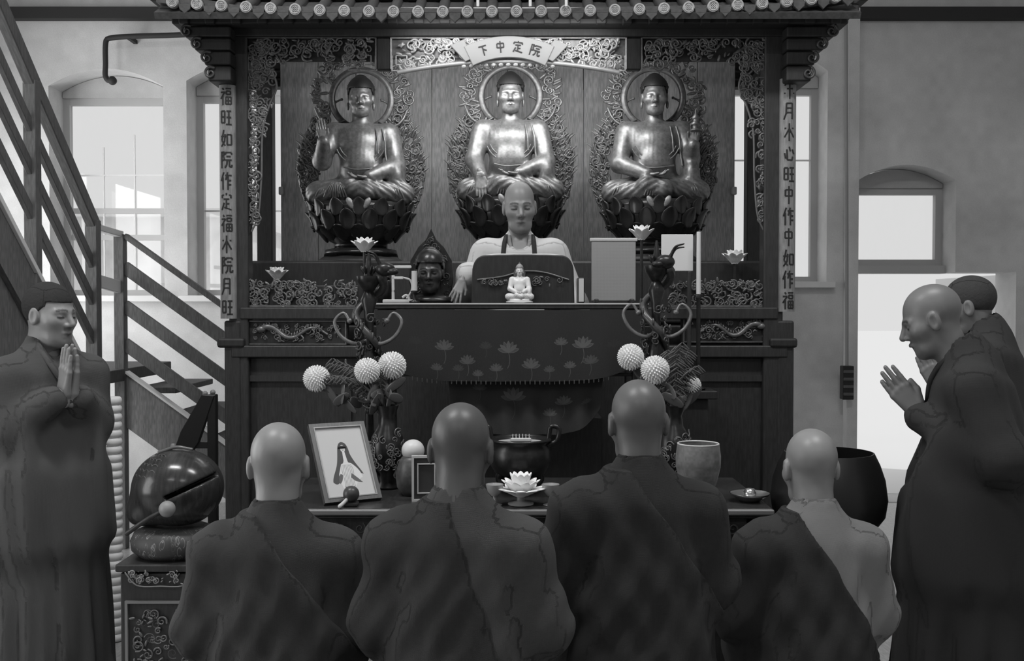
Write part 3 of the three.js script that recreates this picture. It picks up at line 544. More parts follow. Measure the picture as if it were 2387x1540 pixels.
// ------------------------------------------------------------------ seated statues
function seatedField(pose) {
  const l = [
    [cone(0, 0.10, -0.03, 0.135, 0, 0.27, -0.02, 0.118), 0], [ell(0, 0.345, 0.0, 0.145, 0.1, 0.09), 0.05], [cone(-0.14, 0.415, -0.03, 0.055, 0.14, 0.415, -0.03, 0.055), 0.05], [ell(0, 0.22, 0.06, 0.1, 0.07, 0.06), 0.05],
    [cone(0, 0.44, -0.02, 0.05, 0, 0.53, -0.01, 0.042), 0.03],
    [cone(-0.09, 0.075, 0.0, 0.085, -0.235, 0.058, 0.09, 0.062), 0.04], [cone(0.09, 0.075, 0.0, 0.085, 0.235, 0.058, 0.09, 0.062), 0.04],
    [cone(-0.235, 0.055, 0.09, 0.06, 0.04, 0.06, 0.2, 0.048), 0.03], [cone(0.235, 0.055, 0.09, 0.06, -0.06, 0.085, 0.19, 0.048), 0.03],
  ];
  const arm = (s, el, wr) => l.push([cone(s * 0.165, 0.41, -0.03, 0.058, el[0], el[1], el[2], 0.05), 0.025], [cone(el[0], el[1], el[2], 0.052, wr[0], wr[1], wr[2], 0.034), 0.02]);
  arm(-1, ...pose.right); arm(1, ...pose.left);
  if (!pose.bareLeft) l.push([ell(0.2, 0.15, 0.06, 0.05, 0.09, 0.09), 0.03]);
  const f = join(l);
  return (x, y, z) => {                                            // drapery ridges carved into robe and lap
    let d = f(x, y, z);
    const u = Math.hypot(x * 0.9 + 0.05, (y - 0.52) * 1.0);
    if (z > 0.02 && y > 0.14 && y < 0.42) d -= 0.0004 * Math.sin(x * 260 + Math.sin(y * 30));
    if (y < 0.13) d -= 0.0022 * Math.sin((Math.abs(x) * 0.8 + y * 1.3 - z * 0.4) * 130);
    return d;
  };
}
const POSES = {
  lap: { right: [[-0.2, 0.22, 0.05], [-0.06, 0.145, 0.17]], left: [[0.2, 0.22, 0.05], [0.06, 0.14, 0.17]] },
  raised: { right: [[-0.215, 0.24, 0.06], [-0.2, 0.335, 0.15]], left: [[0.2, 0.22, 0.05], [0.05, 0.14, 0.17]] },
  touching: { right: [[-0.205, 0.235, 0.03], [-0.165, 0.13, 0.15]], left: [[0.2, 0.22, 0.05], [0.05, 0.14, 0.17]] },
  holding: { right: [[-0.2, 0.22, 0.05], [-0.05, 0.145, 0.17]], left: [[0.2, 0.25, 0.05], [0.205, 0.31, 0.14]] },
};
const HAND_S = 0.72;
function seatedBody(kind, cell = 0.0062) {
  const p = POSES[kind], g = [surface(seatedField(p), [-0.32, -0.02, -0.2], [0.32, 0.56, 0.3], cell)];
  const rw = V(...p.right[1]), lw = V(...p.left[1]);
  const lapL = aim(HAND_SOFT, lw, [-1, -0.05, 0.15], [0, 1, 0.25], HAND_S, true), lapR = aim(HAND_SOFT, rw, [1, -0.05, 0.2], [0, 1, 0.25], HAND_S);
  if (kind === 'lap') g.push(lapL, lapR);
  if (kind === 'raised') g.push(lapL, aim(HAND_FLAT, rw, [-0.15, 1, 0.1], [0.2, 0.1, 1], HAND_S));
  if (kind === 'touching') g.push(lapL, aim(HAND_FLAT, rw.clone().add(V(-0.004, 0.0, 0.014)), [0.08, -1, 0.3], [0, -0.3, -1], 0.85));
  if (kind === 'holding') g.push(lapR, aim(HAND_SOFT, lw, [0.1, 1, 0.35], [-0.3, 0.2, 1], HAND_S, true));
  const hs = 0.86; g.push(put(HEAD, V(0, 0.605, 0.0), [0.1, 0, 0], V(hs * 1.02, hs, hs)));
  for (const s of [-1, 1]) g.push(sph(0.011, s * 0.073, 0.562, -0.004, 0.8, 2.2, 1.1, 10));
  return merge(g);
}
function curls() {
  const g = [put(CAP, V(0, 0.611, -0.006), [0.1, 0, 0], 0.97), sph(0.045, 0, 0.708, -0.015, 1, 0.8, 1, 16)];
  for (let j = 0; j < 7; j++) for (let i = 0; i < 26 - j * 3; i++) {
    const th = i / (26 - j * 3) * 6.283, ph = 0.2 + j * 0.19, c = V(Math.cos(th) * Math.cos(ph) * 0.075, Math.sin(ph) * 0.082 + 0.645, Math.sin(th) * Math.cos(ph) * 0.09 - 0.018);
    g.push(sph(0.0085, c.x, c.y, c.z, 1, 1, 1, 6));
  }
  return merge(g);
}
const CURLS = curls();
function petalGeo(w, h, t) {
  const g = new THREE.SphereGeometry(1, 12, 10), p = g.attributes.position;
  for (let i = 0; i < p.count; i++) { const y = p.getY(i), k = y > 0 ? 1 - 0.35 * y * y : 1; p.setXYZ(i, p.getX(i) * w * k, y * h, p.getZ(i) * t + 0.35 * t * 4 * (y * y) * (y > 0 ? 1 : 0.6)); }
  g.computeVertexNormals(); return g;
}
const PETAL_A = petalGeo(0.05, 0.062, 0.018), PETAL_B = petalGeo(0.045, 0.05, 0.016);
const BODY = { raised: seatedBody('raised'), touching: seatedBody('touching'), holding: seatedBody('holding'), lap: seatedBody('lap', 0.008) };
function foldLines(bare) {
  const g = [];
  for (let i = 0; i < 2; i++) { const r = 0.118 + i * 0.016, p = []; for (let k = 0; k <= 16; k++) { const a = Math.PI * (1.12 + 0.76 * k / 16), x = Math.cos(a) * r * 1.05, y = 0.36 + Math.sin(a) * r * 1.05 - i * 0.006; p.push(V(x, y, 0.074 + 0.035 * (1 - Math.abs(x) / 0.16) + i * 0.003)); } g.push(tube(p, 0.004, 30, 5)); }
  g.push(tube([V(0.12, 0.43, 0.03), V(0.135, 0.36, 0.06), V(0.14, 0.28, 0.075), V(0.15, 0.2, 0.09)], 0.006, 20, 5), tube([V(0.085, 0.43, 0.045), V(0.095, 0.36, 0.08), V(0.1, 0.28, 0.092)], 0.005, 20, 5));
  g.push(tube([V(-0.09, 0.2, 0.115), V(-0.03, 0.185, 0.135), V(0.04, 0.188, 0.135), V(0.1, 0.2, 0.11)], 0.0055, 20, 5));
  return merge(g);
}
const FOLDS = foldLines();
function fanFolds(x, y, z, w, h, n, s) { const g = []; for (let i = 0; i < n; i++) { const t = i / (n - 1) - 0.5; g.push(taperTube([V(x + t * w * 0.4, y, z), V(x + t * w * 0.75, y - h * 0.5, z + 0.012), V(x + t * w, y - h, z + 0.002)], 0.005, 0.006, 8, 5)); } return merge(g); }
function statue(px, pyBottom, d, kind, label, yaw, size = 1) {
  const b = at(px, pyBottom, d), o = thing('seated_buddha', label, 'statue', [b.x, b.y, b.z], yaw);
  o.scale.setScalar(size);
  part('body', BODY[kind], M.gilt, o); part('hair', CURLS, M.hair, o); part('robe_fold', FOLDS, M.gilt, o);
  part('lap_folds', [fanFolds(kind === 'raised' ? -0.13 : -0.01, 0.1, 0.215, 0.12, 0.075, 9), fanFolds(0.19, 0.09, 0.15, 0.1, 0.06, 6), fanFolds(-0.2, 0.085, 0.15, 0.08, 0.05, 5)], M.gilt, o);
  // lotus seat
  const base = part('lotus_seat', lathe([[0, 0.0], [0.26, 0.0], [0.275, -0.03], [0.27, -0.1], [0.235, -0.17], [0.18, -0.21], [0.15, -0.225], [0.15, -0.25], [0.2, -0.26], [0.21, -0.3], [0, -0.3]], 40), M.lotus, o);
  base.geometry.translate(0, 0, 0.04);
  for (let r = 0; r < 3; r++) for (let i = 0; i < 14; i++) {
    const a = (i + (r % 2) * 0.5) / 14 * Math.PI * 2, R = [0.278, 0.268, 0.225][r], yy = [-0.035, -0.098, -0.16][r];
    const q = part('petal', r ? PETAL_A : PETAL_B, M.lotus, base, true); q.position.set(Math.sin(a) * R, yy, Math.cos(a) * R + 0.04); q.rotation.set(0, a, 0); q.rotateX([0.1, 0.35, 0.75][r]);
  }
  for (const sd of [-1, 1]) part('seat_tip', sph(0.02, 0, 0, 0, 0.9, 1.7, 0.5, 10).rotateZ(sd * -0.5).translate(sd * 0.045, -0.02, 0.325), M.gilt, o);
  // halo ring and carved mandorla
  part('halo_ring', new THREE.TorusGeometry(0.17, 0.019, 8, 56).scale(1, 1, 0.6).translate(0, 0.62, -0.092), M.giltDark, o);
  const disc = new THREE.Shape(); disc.absarc(0, 0, 0.156, 0, 6.2832, false); part('halo_disc', ext(disc, 0.006).translate(0, 0.62, -0.105), M.woodDeep, o);
  const g = [];
  for (let i = 0; i < 110; i++) { const a = -0.9 + (i / 109) * (Math.PI + 1.8), R = rr(0.2, 0.285); g.push(rnd() < 0.6 ? spiral(Math.cos(a) * R, 0.62 + Math.sin(a) * R, rr(0.016, 0.036), rr(0, 6), rnd() < 0.5 ? 1 : -1, 0.0072, -0.095 + rr(-0.01, 0.012), 12) : sph(0.022, 0, 0, 0, 1.4, 0.45, 0.4, 8).rotateZ(a + rr(-0.6, 0.6)).translate(Math.cos(a) * R, 0.62 + Math.sin(a) * R, -0.095)); }
  for (const s of [-1, 1]) g.push(taperTube([V(s * 0.1, 0.49, -0.07), V(s * 0.155, 0.465, -0.06), V(s * 0.2, 0.468, -0.06), V(s * 0.235, 0.5, -0.065), V(s * 0.262, 0.56, -0.08)], 0.006, 0.008, 16, 6), taperTube([V(s * 0.11, 0.47, -0.06), V(s * 0.15, 0.44, -0.05)], 0.006, 0.004, 8, 6));
  part('halo_carving', g, M.carve, o);
  const e = [], m2 = [];
  for (const s of [-1, 1]) for (let i = 0; i < 150; i++) { const t = rnd(), a = -0.55 + t * 1.75, k = rr(0.82, 1.12), x = s * Math.cos(a) * 0.315 * k, y = 0.22 + Math.sin(a) * 0.36 * k; if (Math.abs(x) < 0.2) continue; e.push(rnd() < 0.6 ? spiral(x, y, rr(0.014, 0.034), rr(0, 6), s, 0.0068, -0.1 + rr(-0.012, 0.012), 11) : taperTube([V(x, y, -0.1), V(x + s * 0.015, y + 0.03, -0.09), V(x + s * 0.04, y + 0.05, -0.1)], 0.009, 0.003, 8, 5)); }
  part('mandorla_carving', e, M.carve, o);
  const ov = new THREE.Shape(); ov.absellipse(0, 0.22, 0.34, 0.4, 0, 6.2832, false); part('mandorla_plate', ext(ov, 0.01).translate(0, 0, -0.135), M.woodDeep, o);
  for (const s of [-1, 1]) { const p = []; for (let i = 0; i <= 20; i++) { const a = -0.75 + i / 20 * 2.0; p.push(V(s * Math.cos(a) * 0.362, 0.22 + Math.sin(a) * 0.42, -0.1)); } m2.push(tube(p, 0.006, 40, 5), ...p.map((q) => sph(0.009, q.x, q.y, q.z, 1, 1, 1, 6))); }
  part('mandorla_border', m2, M.carve, o);
  part('statue_pedestal', lathe([[0, -0.3], [0.22, -0.3], [0.25, -0.32], [0.25, -0.34], [0.2, -0.36], [0.2, -0.4], [0.0, -0.4]], 8).rotateY(Math.PI / 8).translate(0, 0, 0.04), M.woodDeep, o);
  const need = b.y - 0.4 * size - 1.85;
  if (need > 0.01) part('statue_stand', rb(0.4, need / size, 0.4, 0, -0.4 - need / size / 2, 0.04), M.woodDeep, o);
  return o;
}
statue(842, 478, 5.9, 'raised', 'gilded seated Buddha with raised hand, left of the three statues', 0.1);
statue(1190, 470, 5.9, 'touching', 'gilded seated Buddha with hand over its knee, behind the teacher', 0);
const right = statue(1525, 474, 5.9, 'holding', 'gilded seated Buddha holding a small pagoda, right of the three statues', -0.06);
{ // small pagoda in the raised hand
  const g = [[0, 0], [0.03, 0], [0.03, 0.012], [0.018, 0.016], [0.018, 0.035], [0.034, 0.04], [0.016, 0.055], [0.014, 0.07], [0.026, 0.074], [0.008, 0.095], [0.004, 0.12], [0, 0.12]];
  part('small_pagoda', lathe(g, 8).translate(0.212, 0.375, 0.19), M.gilt, right);
}

// ------------------------------------------------------------------ people
function person(label, p, yaw, skin) { const o = thing('person', label, 'person', p, yaw); o.userData.skin = skin; return o; }
function column(y0, y1, rx0, rz0, rx1, rz1, cz0 = 0, cz1 = 0, folds = 0, nf = 13, ph = 0) {       // draped column, folds deepen towards the hem
  return (x, y, z) => {
    const t = clamp((y - y0) / (y1 - y0), 0, 1), rx = rx0 + (rx1 - rx0) * t, rz = rz0 + (rz1 - rz0) * t, zz = z - (cz0 + (cz1 - cz0) * t), a = Math.atan2(x, zz);
    const k = 1 + folds * (1 - t) * (Math.sin(nf * a + ph + y * 2) + 0.5 * Math.sin((nf * 2 - 3) * a + ph * 2));
    const d = (Math.hypot(x / (rx * k), zz / (rz * k)) - 1) * Math.min(rx, rz);
    return smax(d, Math.max(y0 - y, y - y1), 0.05);
  };
}
const armBody = (l, s, sh, el, wr) => l.push([cone(s * sh[0], sh[1], sh[2], 0.05, s * el[0], el[1], el[2], 0.04), 0.02], [cone(s * el[0], el[1], el[2], 0.04, s * wr[0], wr[1], wr[2], 0.026), 0.01]);

function kneeler({ px, crown, d, label, head = 1, yaw = 0, robe, kasaya, skin, tilt = 0.1, wide = 1, lean = 0, sashTop = 0.03, sashSlope = 0.7, drop = 0.318 }) {
  const c = at(px, crown, d), H = c.y, yh = H - 0.123 * head, ys = H - drop * head, o = person(label, [c.x, 0, c.z], Math.PI + yaw, skin);
  const sw = 0.165 * wide, el = [0.205 * wide, ys - 0.27, 0.03], wr = [0.03, ys - 0.15, 0.17], bl = [[cone(0, 0.35, 0, 0.13, 0, ys - 0.12, -0.01, 0.1), 0], [cone(-sw + 0.05, ys - 0.075, -0.01, 0.045, sw - 0.05, ys - 0.075, -0.01, 0.045), 0.03], [cone(0, ys - 0.02, -0.02, 0.056, 0, yh - 0.1, -0.03, 0.054), 0.03], [cone(-0.09, 0.32, 0, 0.09, -0.1, 0.09, 0.05, 0.06), 0.03], [cone(0.09, 0.32, 0, 0.09, 0.1, 0.09, 0.05, 0.06), 0.03]];
  armBody(bl, 1, [sw, ys - 0.085, 0], el, wr); armBody(bl, -1, [sw, ys - 0.085, 0], el, wr);
  const hd = put(HEAD, V(0, yh, 0.012), [tilt, 0, 0], head);
  const hands = [put(mirrorX(HAND_FLAT), V(0.016, wr[1], wr[2]), [0.25, 0, 0]), put(HAND_FLAT, V(-0.016, wr[1], wr[2]), [0.25, 0, 0])];
  part('body', [surface(join(bl), [-0.4, 0.02, -0.2], [0.4, yh, 0.4], 0.014), hd, ...hands], skinMat(skin), o);
  const rl = [[column(0.012, ys - 0.01, 0.235 * wide, 0.25, 0.15 * wide, 0.115, -0.02, -0.02, 0.05, 11, px), 0], [cone(0, ys + 0.01, -0.02, 0.08, -sw, ys - 0.055, -0.015, 0.068), 0.05], [cone(0, ys + 0.01, -0.02, 0.08, sw, ys - 0.055, -0.015, 0.068), 0.05], [cone(0, ys - 0.01, -0.025, 0.095, 0, ys + 0.085, -0.03, 0.066), 0.045], [ell(0, 0.14, -0.24, 0.2, 0.13, 0.25), 0.08]];
  for (const s of [-1, 1]) rl.push([cone(s * sw, ys - 0.06, -0.01, 0.07, s * el[0], el[1], el[2], 0.085), 0.05], [cone(s * el[0], el[1], el[2], 0.085, s * wr[0] * 2.2, wr[1], wr[2] - 0.02, 0.055), 0.03], [ell(s * el[0] * 0.85, el[1] - 0.14, 0.12, 0.06, 0.18, 0.12), 0.06]);
  const base = join(rl), rf = (x, y, z) => base(x, y, z) - 0.0035 * Math.sin((x * 1.2 + y * 0.55 + Math.sin(y * 9 + px) * 0.03) * 60) * clamp((ys + 0.02 - y) * 6, 0, 1) + (z < -0.01 ? 0.004 * Math.sin(y * 28 + x * 14 + px) * clamp((ys - 0.05 - y) * 5, 0, 1) : 0);
  const lo = [-0.42, -0.01, -0.56], hi = [0.42, ys + 0.17, 0.42];
  part('robe', surface((x, y, z) => smax(rf(x, y, z), -cone(0, ys + 0.05, -0.03, 0.05, 0, ys + 0.25, -0.015, 0.058)(x, y, z), 0.02), lo, hi, 0.01), robeMat(robe), o);
  if (kasaya !== undefined) {
    const kf = (x, y, z) => { const back = z < 0.02 ? 1 : 0.4, line = sashTop + (y - ys - 0.05) * sashSlope * back - 0.004 * Math.sin(y * 40); return Math.max(rf(x, y, z) - 0.011 - 0.003 * Math.sin((x - (y - ys) * sashSlope) * 55), (line - x) / 1.22, y - ys - 0.075); };
    part('shoulder_robe', surface(kf, lo, hi, 0.01), robeMat(kasaya), o);
  }
  return o;
}
kneeler({ px: 648, crown: 985, d: 2.92, label: 'monk kneeling from behind in a dark robe, nearest the framed picture', robe: 0.056, kasaya: 0.044, skin: 0.27, yaw: 0.05, wide: 1.0 });
kneeler({ px: 1073, crown: 940, d: 2.72, label: 'monk kneeling from behind in front of the incense burner, second from left', robe: 0.078, kasaya: 0.036, skin: 0.1, yaw: -0.12, tilt: 0.2, wide: 1.02, sashTop: 0.0, sashSlope: 0.35 });
kneeler({ px: 1489, crown: 885, d: 2.95, label: 'tallest kneeling monk from behind in black robe below the white chrysanthemums', robe: 0.032, kasaya: 0.03, skin: 0.13, yaw: 0.08, wide: 1.06 });
kneeler({ px: 1893, crown: 1000, d: 3.22, label: 'kneeling monk in a lighter grey robe with dark sash over left shoulder', robe: 0.25, kasaya: 0.033, skin: 0.28, yaw: 0.05, wide: 0.98, tilt: 0.12, sashTop: 0.06, sashSlope: 0.62 });

function stander({ px, crown, d, label, yaw, robe, skin, headTilt = 0, headYaw = 0, hands, hair, fwd = 0, girth = 1, drop = 0.3, arms = 1 }) {
  const c = at(px, crown, d), H = c.y, o = person(label, [c.x - Math.sin(yaw) * fwd, 0, c.z - Math.cos(yaw) * fwd], yaw, skin);
  const yh = H - 0.123, ys = H - drop, zs = fwd * 0.5, hz = fwd;              // shoulders and head set forward when bowing
  const wr = hands.wrist, el = [0.205 * arms, wr[1] - 0.13, Math.max(0.03, wr[2] - 0.26)];
  const bl = [[cone(-0.08, 0.06, 0, 0.06, -0.09, 0.8, 0, 0.085), 0], [cone(0.08, 0.06, 0, 0.06, 0.09, 0.8, 0, 0.085), 0.04], [cone(0, 0.85, 0, 0.13, 0, ys - 0.13, zs, 0.1), 0.06], [cone(-0.12, ys - 0.08, zs, 0.045, 0.12, ys - 0.08, zs, 0.045), 0.03], [cone(0, ys - 0.02, zs, 0.056, 0, yh - 0.09, hz - 0.04, 0.052), 0.03]];
  armBody(bl, 1, [0.16, ys - 0.09, zs], el, wr); armBody(bl, -1, [0.16, ys - 0.09, zs], el, wr);
  for (const s of [-1, 1]) bl.push([cone(s * 0.09, 0.04, 0.0, 0.045, s * 0.1, 0.032, 0.13, 0.032), 0.03]);
  const hd = put(HEAD, V(0, yh, hz), [headTilt, headYaw, 0]);
  const hp = [put(mirrorX(HAND_FLAT), V(0.015, wr[1], wr[2]), [hands.tilt, 0, 0.0], 1.05), put(HAND_FLAT, V(-0.015, wr[1], wr[2]), [hands.tilt, 0, 0.0], 1.05)];
  part('body', [surface(join(bl), [-0.36, -0.005, -0.2], [0.36, yh, 0.5], 0.014), hd, ...hp], skinMat(skin), o);
  const rl = [[column(0.07, 0.95, 0.255, 0.2 * girth, 0.205, 0.155 * girth, fwd * 0.25, fwd * 0.25, 0.06, 12, px), 0], [column(0.7, ys - 0.02, 0.21, 0.16 * girth, 0.18, 0.125, fwd * 0.25, zs - 0.01), 0.12], [cone(0, ys + 0.005, zs - 0.01, 0.08, -0.16, ys - 0.06, zs - 0.01, 0.068), 0.05], [cone(0, ys + 0.005, zs - 0.01, 0.08, 0.16, ys - 0.06, zs - 0.01, 0.068), 0.05], [cone(0, ys - 0.01, zs, 0.09, 0, ys + 0.075, zs + (hz - zs) * 0.35 - 0.02, 0.068), 0.05]];
  for (const s of [-1, 1]) rl.push([cone(s * 0.165, ys - 0.065, zs, 0.07, s * el[0], el[1], el[2], 0.085), 0.05], [cone(s * el[0], el[1], el[2], 0.085, s * wr[0] * 1.5, wr[1] - 0.02, wr[2] - 0.01, 0.052), 0.03], [ell(s * el[0] * 0.8, el[1] - 0.22, (el[2] + wr[2]) / 2 - 0.05 + fwd * 0.3, 0.045, 0.3, 0.11 + fwd * 0.12), 0.06]);
  const base = join(rl), rf = (x, y, z) => base(x, y, z) - 0.004 * Math.sin((x * 0.9 + z * 0.8 + Math.sin(y * 5 + px) * 0.04) * 70) * clamp((ys - 0.1 - y) * 3, 0, 1);
  part('robe', surface((x, y, z) => smax(smax(rf(x, y, z), -cone(0, ys + 0.05, zs + 0.01, 0.052, 0, ys + 0.22, hz - 0.02, 0.058)(x, y, z), 0.01), -Math.min(cone(0, wr[1] + 0.015, wr[2], 0.034, 0, wr[1] + 0.2, wr[2] + 0.2 * Math.tan(hands.tilt), 0.05)(x, y, z), cone(0, ys - 0.07, zs + 0.14, 0.012, 0, ys + 0.1, zs + 0.07, 0.06)(x, y, z)), 0.01), [-0.4, 0.0, -0.4], [0.4, ys + 0.16, 0.55], 0.0115), robeMat(robe), o);
  part('collar', [tube([V(0.055, ys + 0.08, zs + 0.0), V(0.058, ys + 0.05, zs + 0.05), V(0.03, ys - 0.03, zs + 0.115), V(-0.03, ys - 0.14, zs + 0.13)], 0.011, 24, 6), tube([V(-0.055, ys + 0.08, zs + 0.0), V(-0.058, ys + 0.05, zs + 0.05), V(-0.03, ys - 0.03, zs + 0.11), V(0.0, ys - 0.08, zs + 0.12)], 0.011, 24, 6)], robeMat(robe * 1.5), o);
  if (hair !== undefined) part('hair', put(CAP, V(0, yh, hz), [headTilt, headYaw, 0]), mat(hair, 0.85, { bumpMap: plB, bumpScale: 0.003 }), o);
  return o;
}
stander({ px: 116, crown: 660, d: 4.0, yaw: 0.85, headYaw: 0.4, label: 'standing young man with short dark hair, palms joined, beside the staircase', robe: 0.085, skin: 0.28, headTilt: 0.06, hair: 0.03, hands: { wrist: [0.035, 1.27, 0.185], tilt: 0.12 }, fwd: 0.04, arms: 0.78 });
stander({ px: 2172, crown: 664, d: 3.6, yaw: -1.92, label: 'shaven monk in profile bowing with joined palms before the bright doorway', robe: 0.034, skin: 0.19, headTilt: 0.34, hands: { wrist: [0.03, 1.235, 0.285], tilt: 0.66 }, fwd: 0.24, drop: 0.285, girth: 1.65 });
stander({ px: 2258, crown: 646, d: 4.25, yaw: -2.05, label: 'second bowing man at far right, half hidden behind the shaven monk', robe: 0.042, skin: 0.2, headTilt: 0.2, hair: 0.05, hands: { wrist: [0.03, 1.26, 0.25], tilt: 0.4 }, fwd: 0.14, drop: 0.275, girth: 1.2 });

{ // the teacher on the high seat
  const d = 4.88, c = at(1211, 422, d), H = c.y, o = person('teacher in a pale robe seated behind the high table', [c.x, 1.16, c.z], 0.0, 0.3);
  const h = H - 1.16, yh = h - 0.125, ys = h - 0.335, wrR = at(1088, 652, 4.56).sub(V(c.x, 1.16, c.z)), elR = V(-0.225, ys - 0.22, 0.06), wrL = V(0.16, ys - 0.28, 0.24), elL = V(0.24, ys - 0.26, 0.06);
  const bl = [[cone(0, 0.1, 0, 0.14, 0, ys - 0.06, 0, 0.115), 0], [cone(-0.11, ys, 0, 0.05, 0.11, ys, 0, 0.05), 0.05], [cone(0, ys, 0, 0.055, 0, yh - 0.08, 0, 0.05), 0.03], [cone(-0.15, ys, 0, 0.05, elR.x, elR.y, elR.z, 0.04), 0.02], [cone(elR.x, elR.y, elR.z, 0.04, wrR.x, wrR.y, wrR.z, 0.026), 0.01], [cone(0.15, ys, 0, 0.05, elL.x, elL.y, elL.z, 0.04), 0.02], [cone(elL.x, elL.y, elL.z, 0.04, wrL.x, wrL.y, wrL.z, 0.026), 0.01], [cone(-0.1, 0.09, 0, 0.09, -0.2, 0.08, 0.1, 0.075), 0.03], [cone(0.1, 0.09, 0, 0.09, 0.2, 0.08, 0.1, 0.075), 0.03]];
  part('body', [surface(join(bl), [-0.42, -0.01, -0.2], [0.42, yh, 0.4], 0.012), put(HEAD, V(0, yh, 0.03), [0.16, 0.06, 0.03], V(0.92, 0.97, 0.94)), aim(HAND_SPREAD, wrR.clone().add(V(-0.02, -0.005, 0.035)), [-0.3, -0.8, 0.35], [0, -0.4, -1], 0.62), put(HAND_SOFT, wrL, [1.2, 0, 0.4], 0.95)], skinMat(0.24), o);
  const rl = [[column(0.0, ys + 0.02, 0.26, 0.17, 0.165, 0.12, 0, 0, 0.03, 9, 2), 0], [cone(-0.14, ys - 0.01, 0, 0.072, 0.14, ys - 0.01, 0, 0.072), 0.06], [cone(0, ys, -0.01, 0.085, 0, ys + 0.06, -0.015, 0.068), 0.045], [ell(0, 0.095, 0.06, 0.28, 0.09, 0.11), 0.05],
    [cone(-0.16, ys - 0.02, 0, 0.075, elR.x, elR.y, elR.z, 0.085), 0.04], [cone(elR.x, elR.y, elR.z, 0.085, wrR.x + 0.01, wrR.y + 0.02, wrR.z - 0.02, 0.062), 0.03], [cone(0.16, ys - 0.02, 0, 0.075, elL.x, elL.y, elL.z, 0.085), 0.04], [cone(elL.x, elL.y, elL.z, 0.085, wrL.x, wrL.y, wrL.z - 0.03, 0.05), 0.03]];
  const base = join(rl);
  part('robe', surface((x, y, z) => smax(base(x, y, z) - 0.004 * Math.sin((x * 1.2 + y * 0.4) * 62) * clamp((ys - y) * 6, 0, 1), -cone(0, ys - 0.02, 0.075, 0.03, 0, ys + 0.24, 0.02, 0.062)(x, y, z), 0.012), [-0.45, -0.02, -0.24], [0.45, ys + 0.13, 0.36], 0.0105), robeMat(0.6), o);
  for (const g of [tube([V(-0.062, ys + 0.075, 0.02), V(-0.07, ys + 0.04, 0.085), V(-0.078, ys - 0.05, 0.125), V(-0.08, ys - 0.2, 0.14)], 0.011, 24, 6), tube([V(0.062, ys + 0.075, 0.02), V(0.066, ys + 0.04, 0.085), V(0.07, ys - 0.05, 0.125), V(0.072, ys - 0.2, 0.14)], 0.011, 24, 6)]) part('dark_band', g, robeMat(0.03), o);
  part('inner_collar', [tube([V(-0.048, ys + 0.07, 0.03), V(-0.045, ys + 0.03, 0.08), V(-0.01, ys - 0.08, 0.115), V(0.02, ys - 0.14, 0.125)], 0.012, 20, 6), tube([V(0.048, ys + 0.07, 0.03), V(0.045, ys + 0.03, 0.08), V(0.0, ys - 0.08, 0.112)], 0.012, 20, 6)], robeMat(0.28), o);
  const s = thing('throne', 'dark high seat under the teacher', 'seat', [c.x, 0, c.z]);
  part('seat_body', rb(0.75, 1.1, 0.5, 0, 0.55, -0.03, 0.01), M.woodDeep, s); part('seat_cushion', rb(0.66, 0.05, 0.46, 0, 1.128, -0.02, 0.02), M.cloth, s);
}

// ------------------------------------------------------------------ cloth prints
function canvas(w, h, draw) {
  const c = document.createElement('canvas'); c.width = w; c.height = h; const x = c.getContext('2d'); draw(x, w, h);
  const t = new THREE.CanvasTexture(c); t.colorSpace = THREE.SRGBColorSpace; t.anisotropy = 8; return t;
}
function lotusMotif(x, cx, cy, s, tone) {
  x.strokeStyle = tone; x.fillStyle = tone; x.lineWidth = 2;
  for (let i = 0; i < 7; i++) { x.save(); x.translate(cx, cy); x.rotate((i - 3) * 0.42); x.beginPath(); x.moveTo(0, 0); x.quadraticCurveTo(-s * 0.3, -s * 0.6, 0, -s); x.quadraticCurveTo(s * 0.3, -s * 0.6, 0, 0); x.globalAlpha = i % 2 ? 0.9 : 0.6; x.fill(); x.globalAlpha = 1; x.stroke(); x.restore(); }
  x.beginPath(); x.moveTo(cx, cy); x.quadraticCurveTo(cx + s * 0.3, cy + s * 0.8, cx - s * 0.1, cy + s * 1.4); x.stroke();
}
const embroidery = (spots, base, ch = 264) => canvas(1024, ch, (x, w, h) => {
  x.fillStyle = base; x.fillRect(0, 0, w, h);
  for (let i = 0; i < 5000; i++) { x.fillStyle = `rgba(150,150,150,${rr(0.01, 0.07)})`; x.fillRect(rr(0, w), rr(0, h), 2, 2); }
  for (const [u, v, s, t] of spots) lotusMotif(x, u * w, v * h, s * 1.25, `rgb(${t},${t},${t})`);
});
function drape(w, h, n, amp, round, uvScale = 1) {                // hanging cloth with rounded lower corners and soft folds, solid
  const nx = 60, ny = 24, pos = [], uv = [], idx = [];
  for (let side = 0; side < 2; side++) for (let j = 0; j <= ny; j++) for (let i = 0; i <= nx; i++) {
    const u = i / nx, v = j / ny, e = Math.abs(2 * u - 1), hh = h * (1 - round * Math.pow(e, 5)), y = -v * hh, x = (u - 0.5) * w * (1 - 0.04 * v);
    const z = amp * v * Math.sin(u * Math.PI * 2 * n + 0.6 * Math.sin(v * 3)) + 0.02 * v - side * 0.004;
    pos.push(x, y, z); uv.push(u, 1 - v);
  }
  const R = nx + 1, S = R * (ny + 1);
  for (let j = 0; j < ny; j++) for (let i = 0; i < nx; i++) { const a = j * R + i; idx.push(a, a + R, a + 1, a + 1, a + R, a + R + 1); const b = a + S; idx.push(b, b + 1, b + R, b + 1, b + R + 1, b + R); }
  const g = new THREE.BufferGeometry(); g.setAttribute('position', new THREE.Float32BufferAttribute(pos, 3)); g.setAttribute('uv', new THREE.Float32BufferAttribute(uv, 2)); g.setIndex(idx); g.computeVertexNormals(); return g;
}

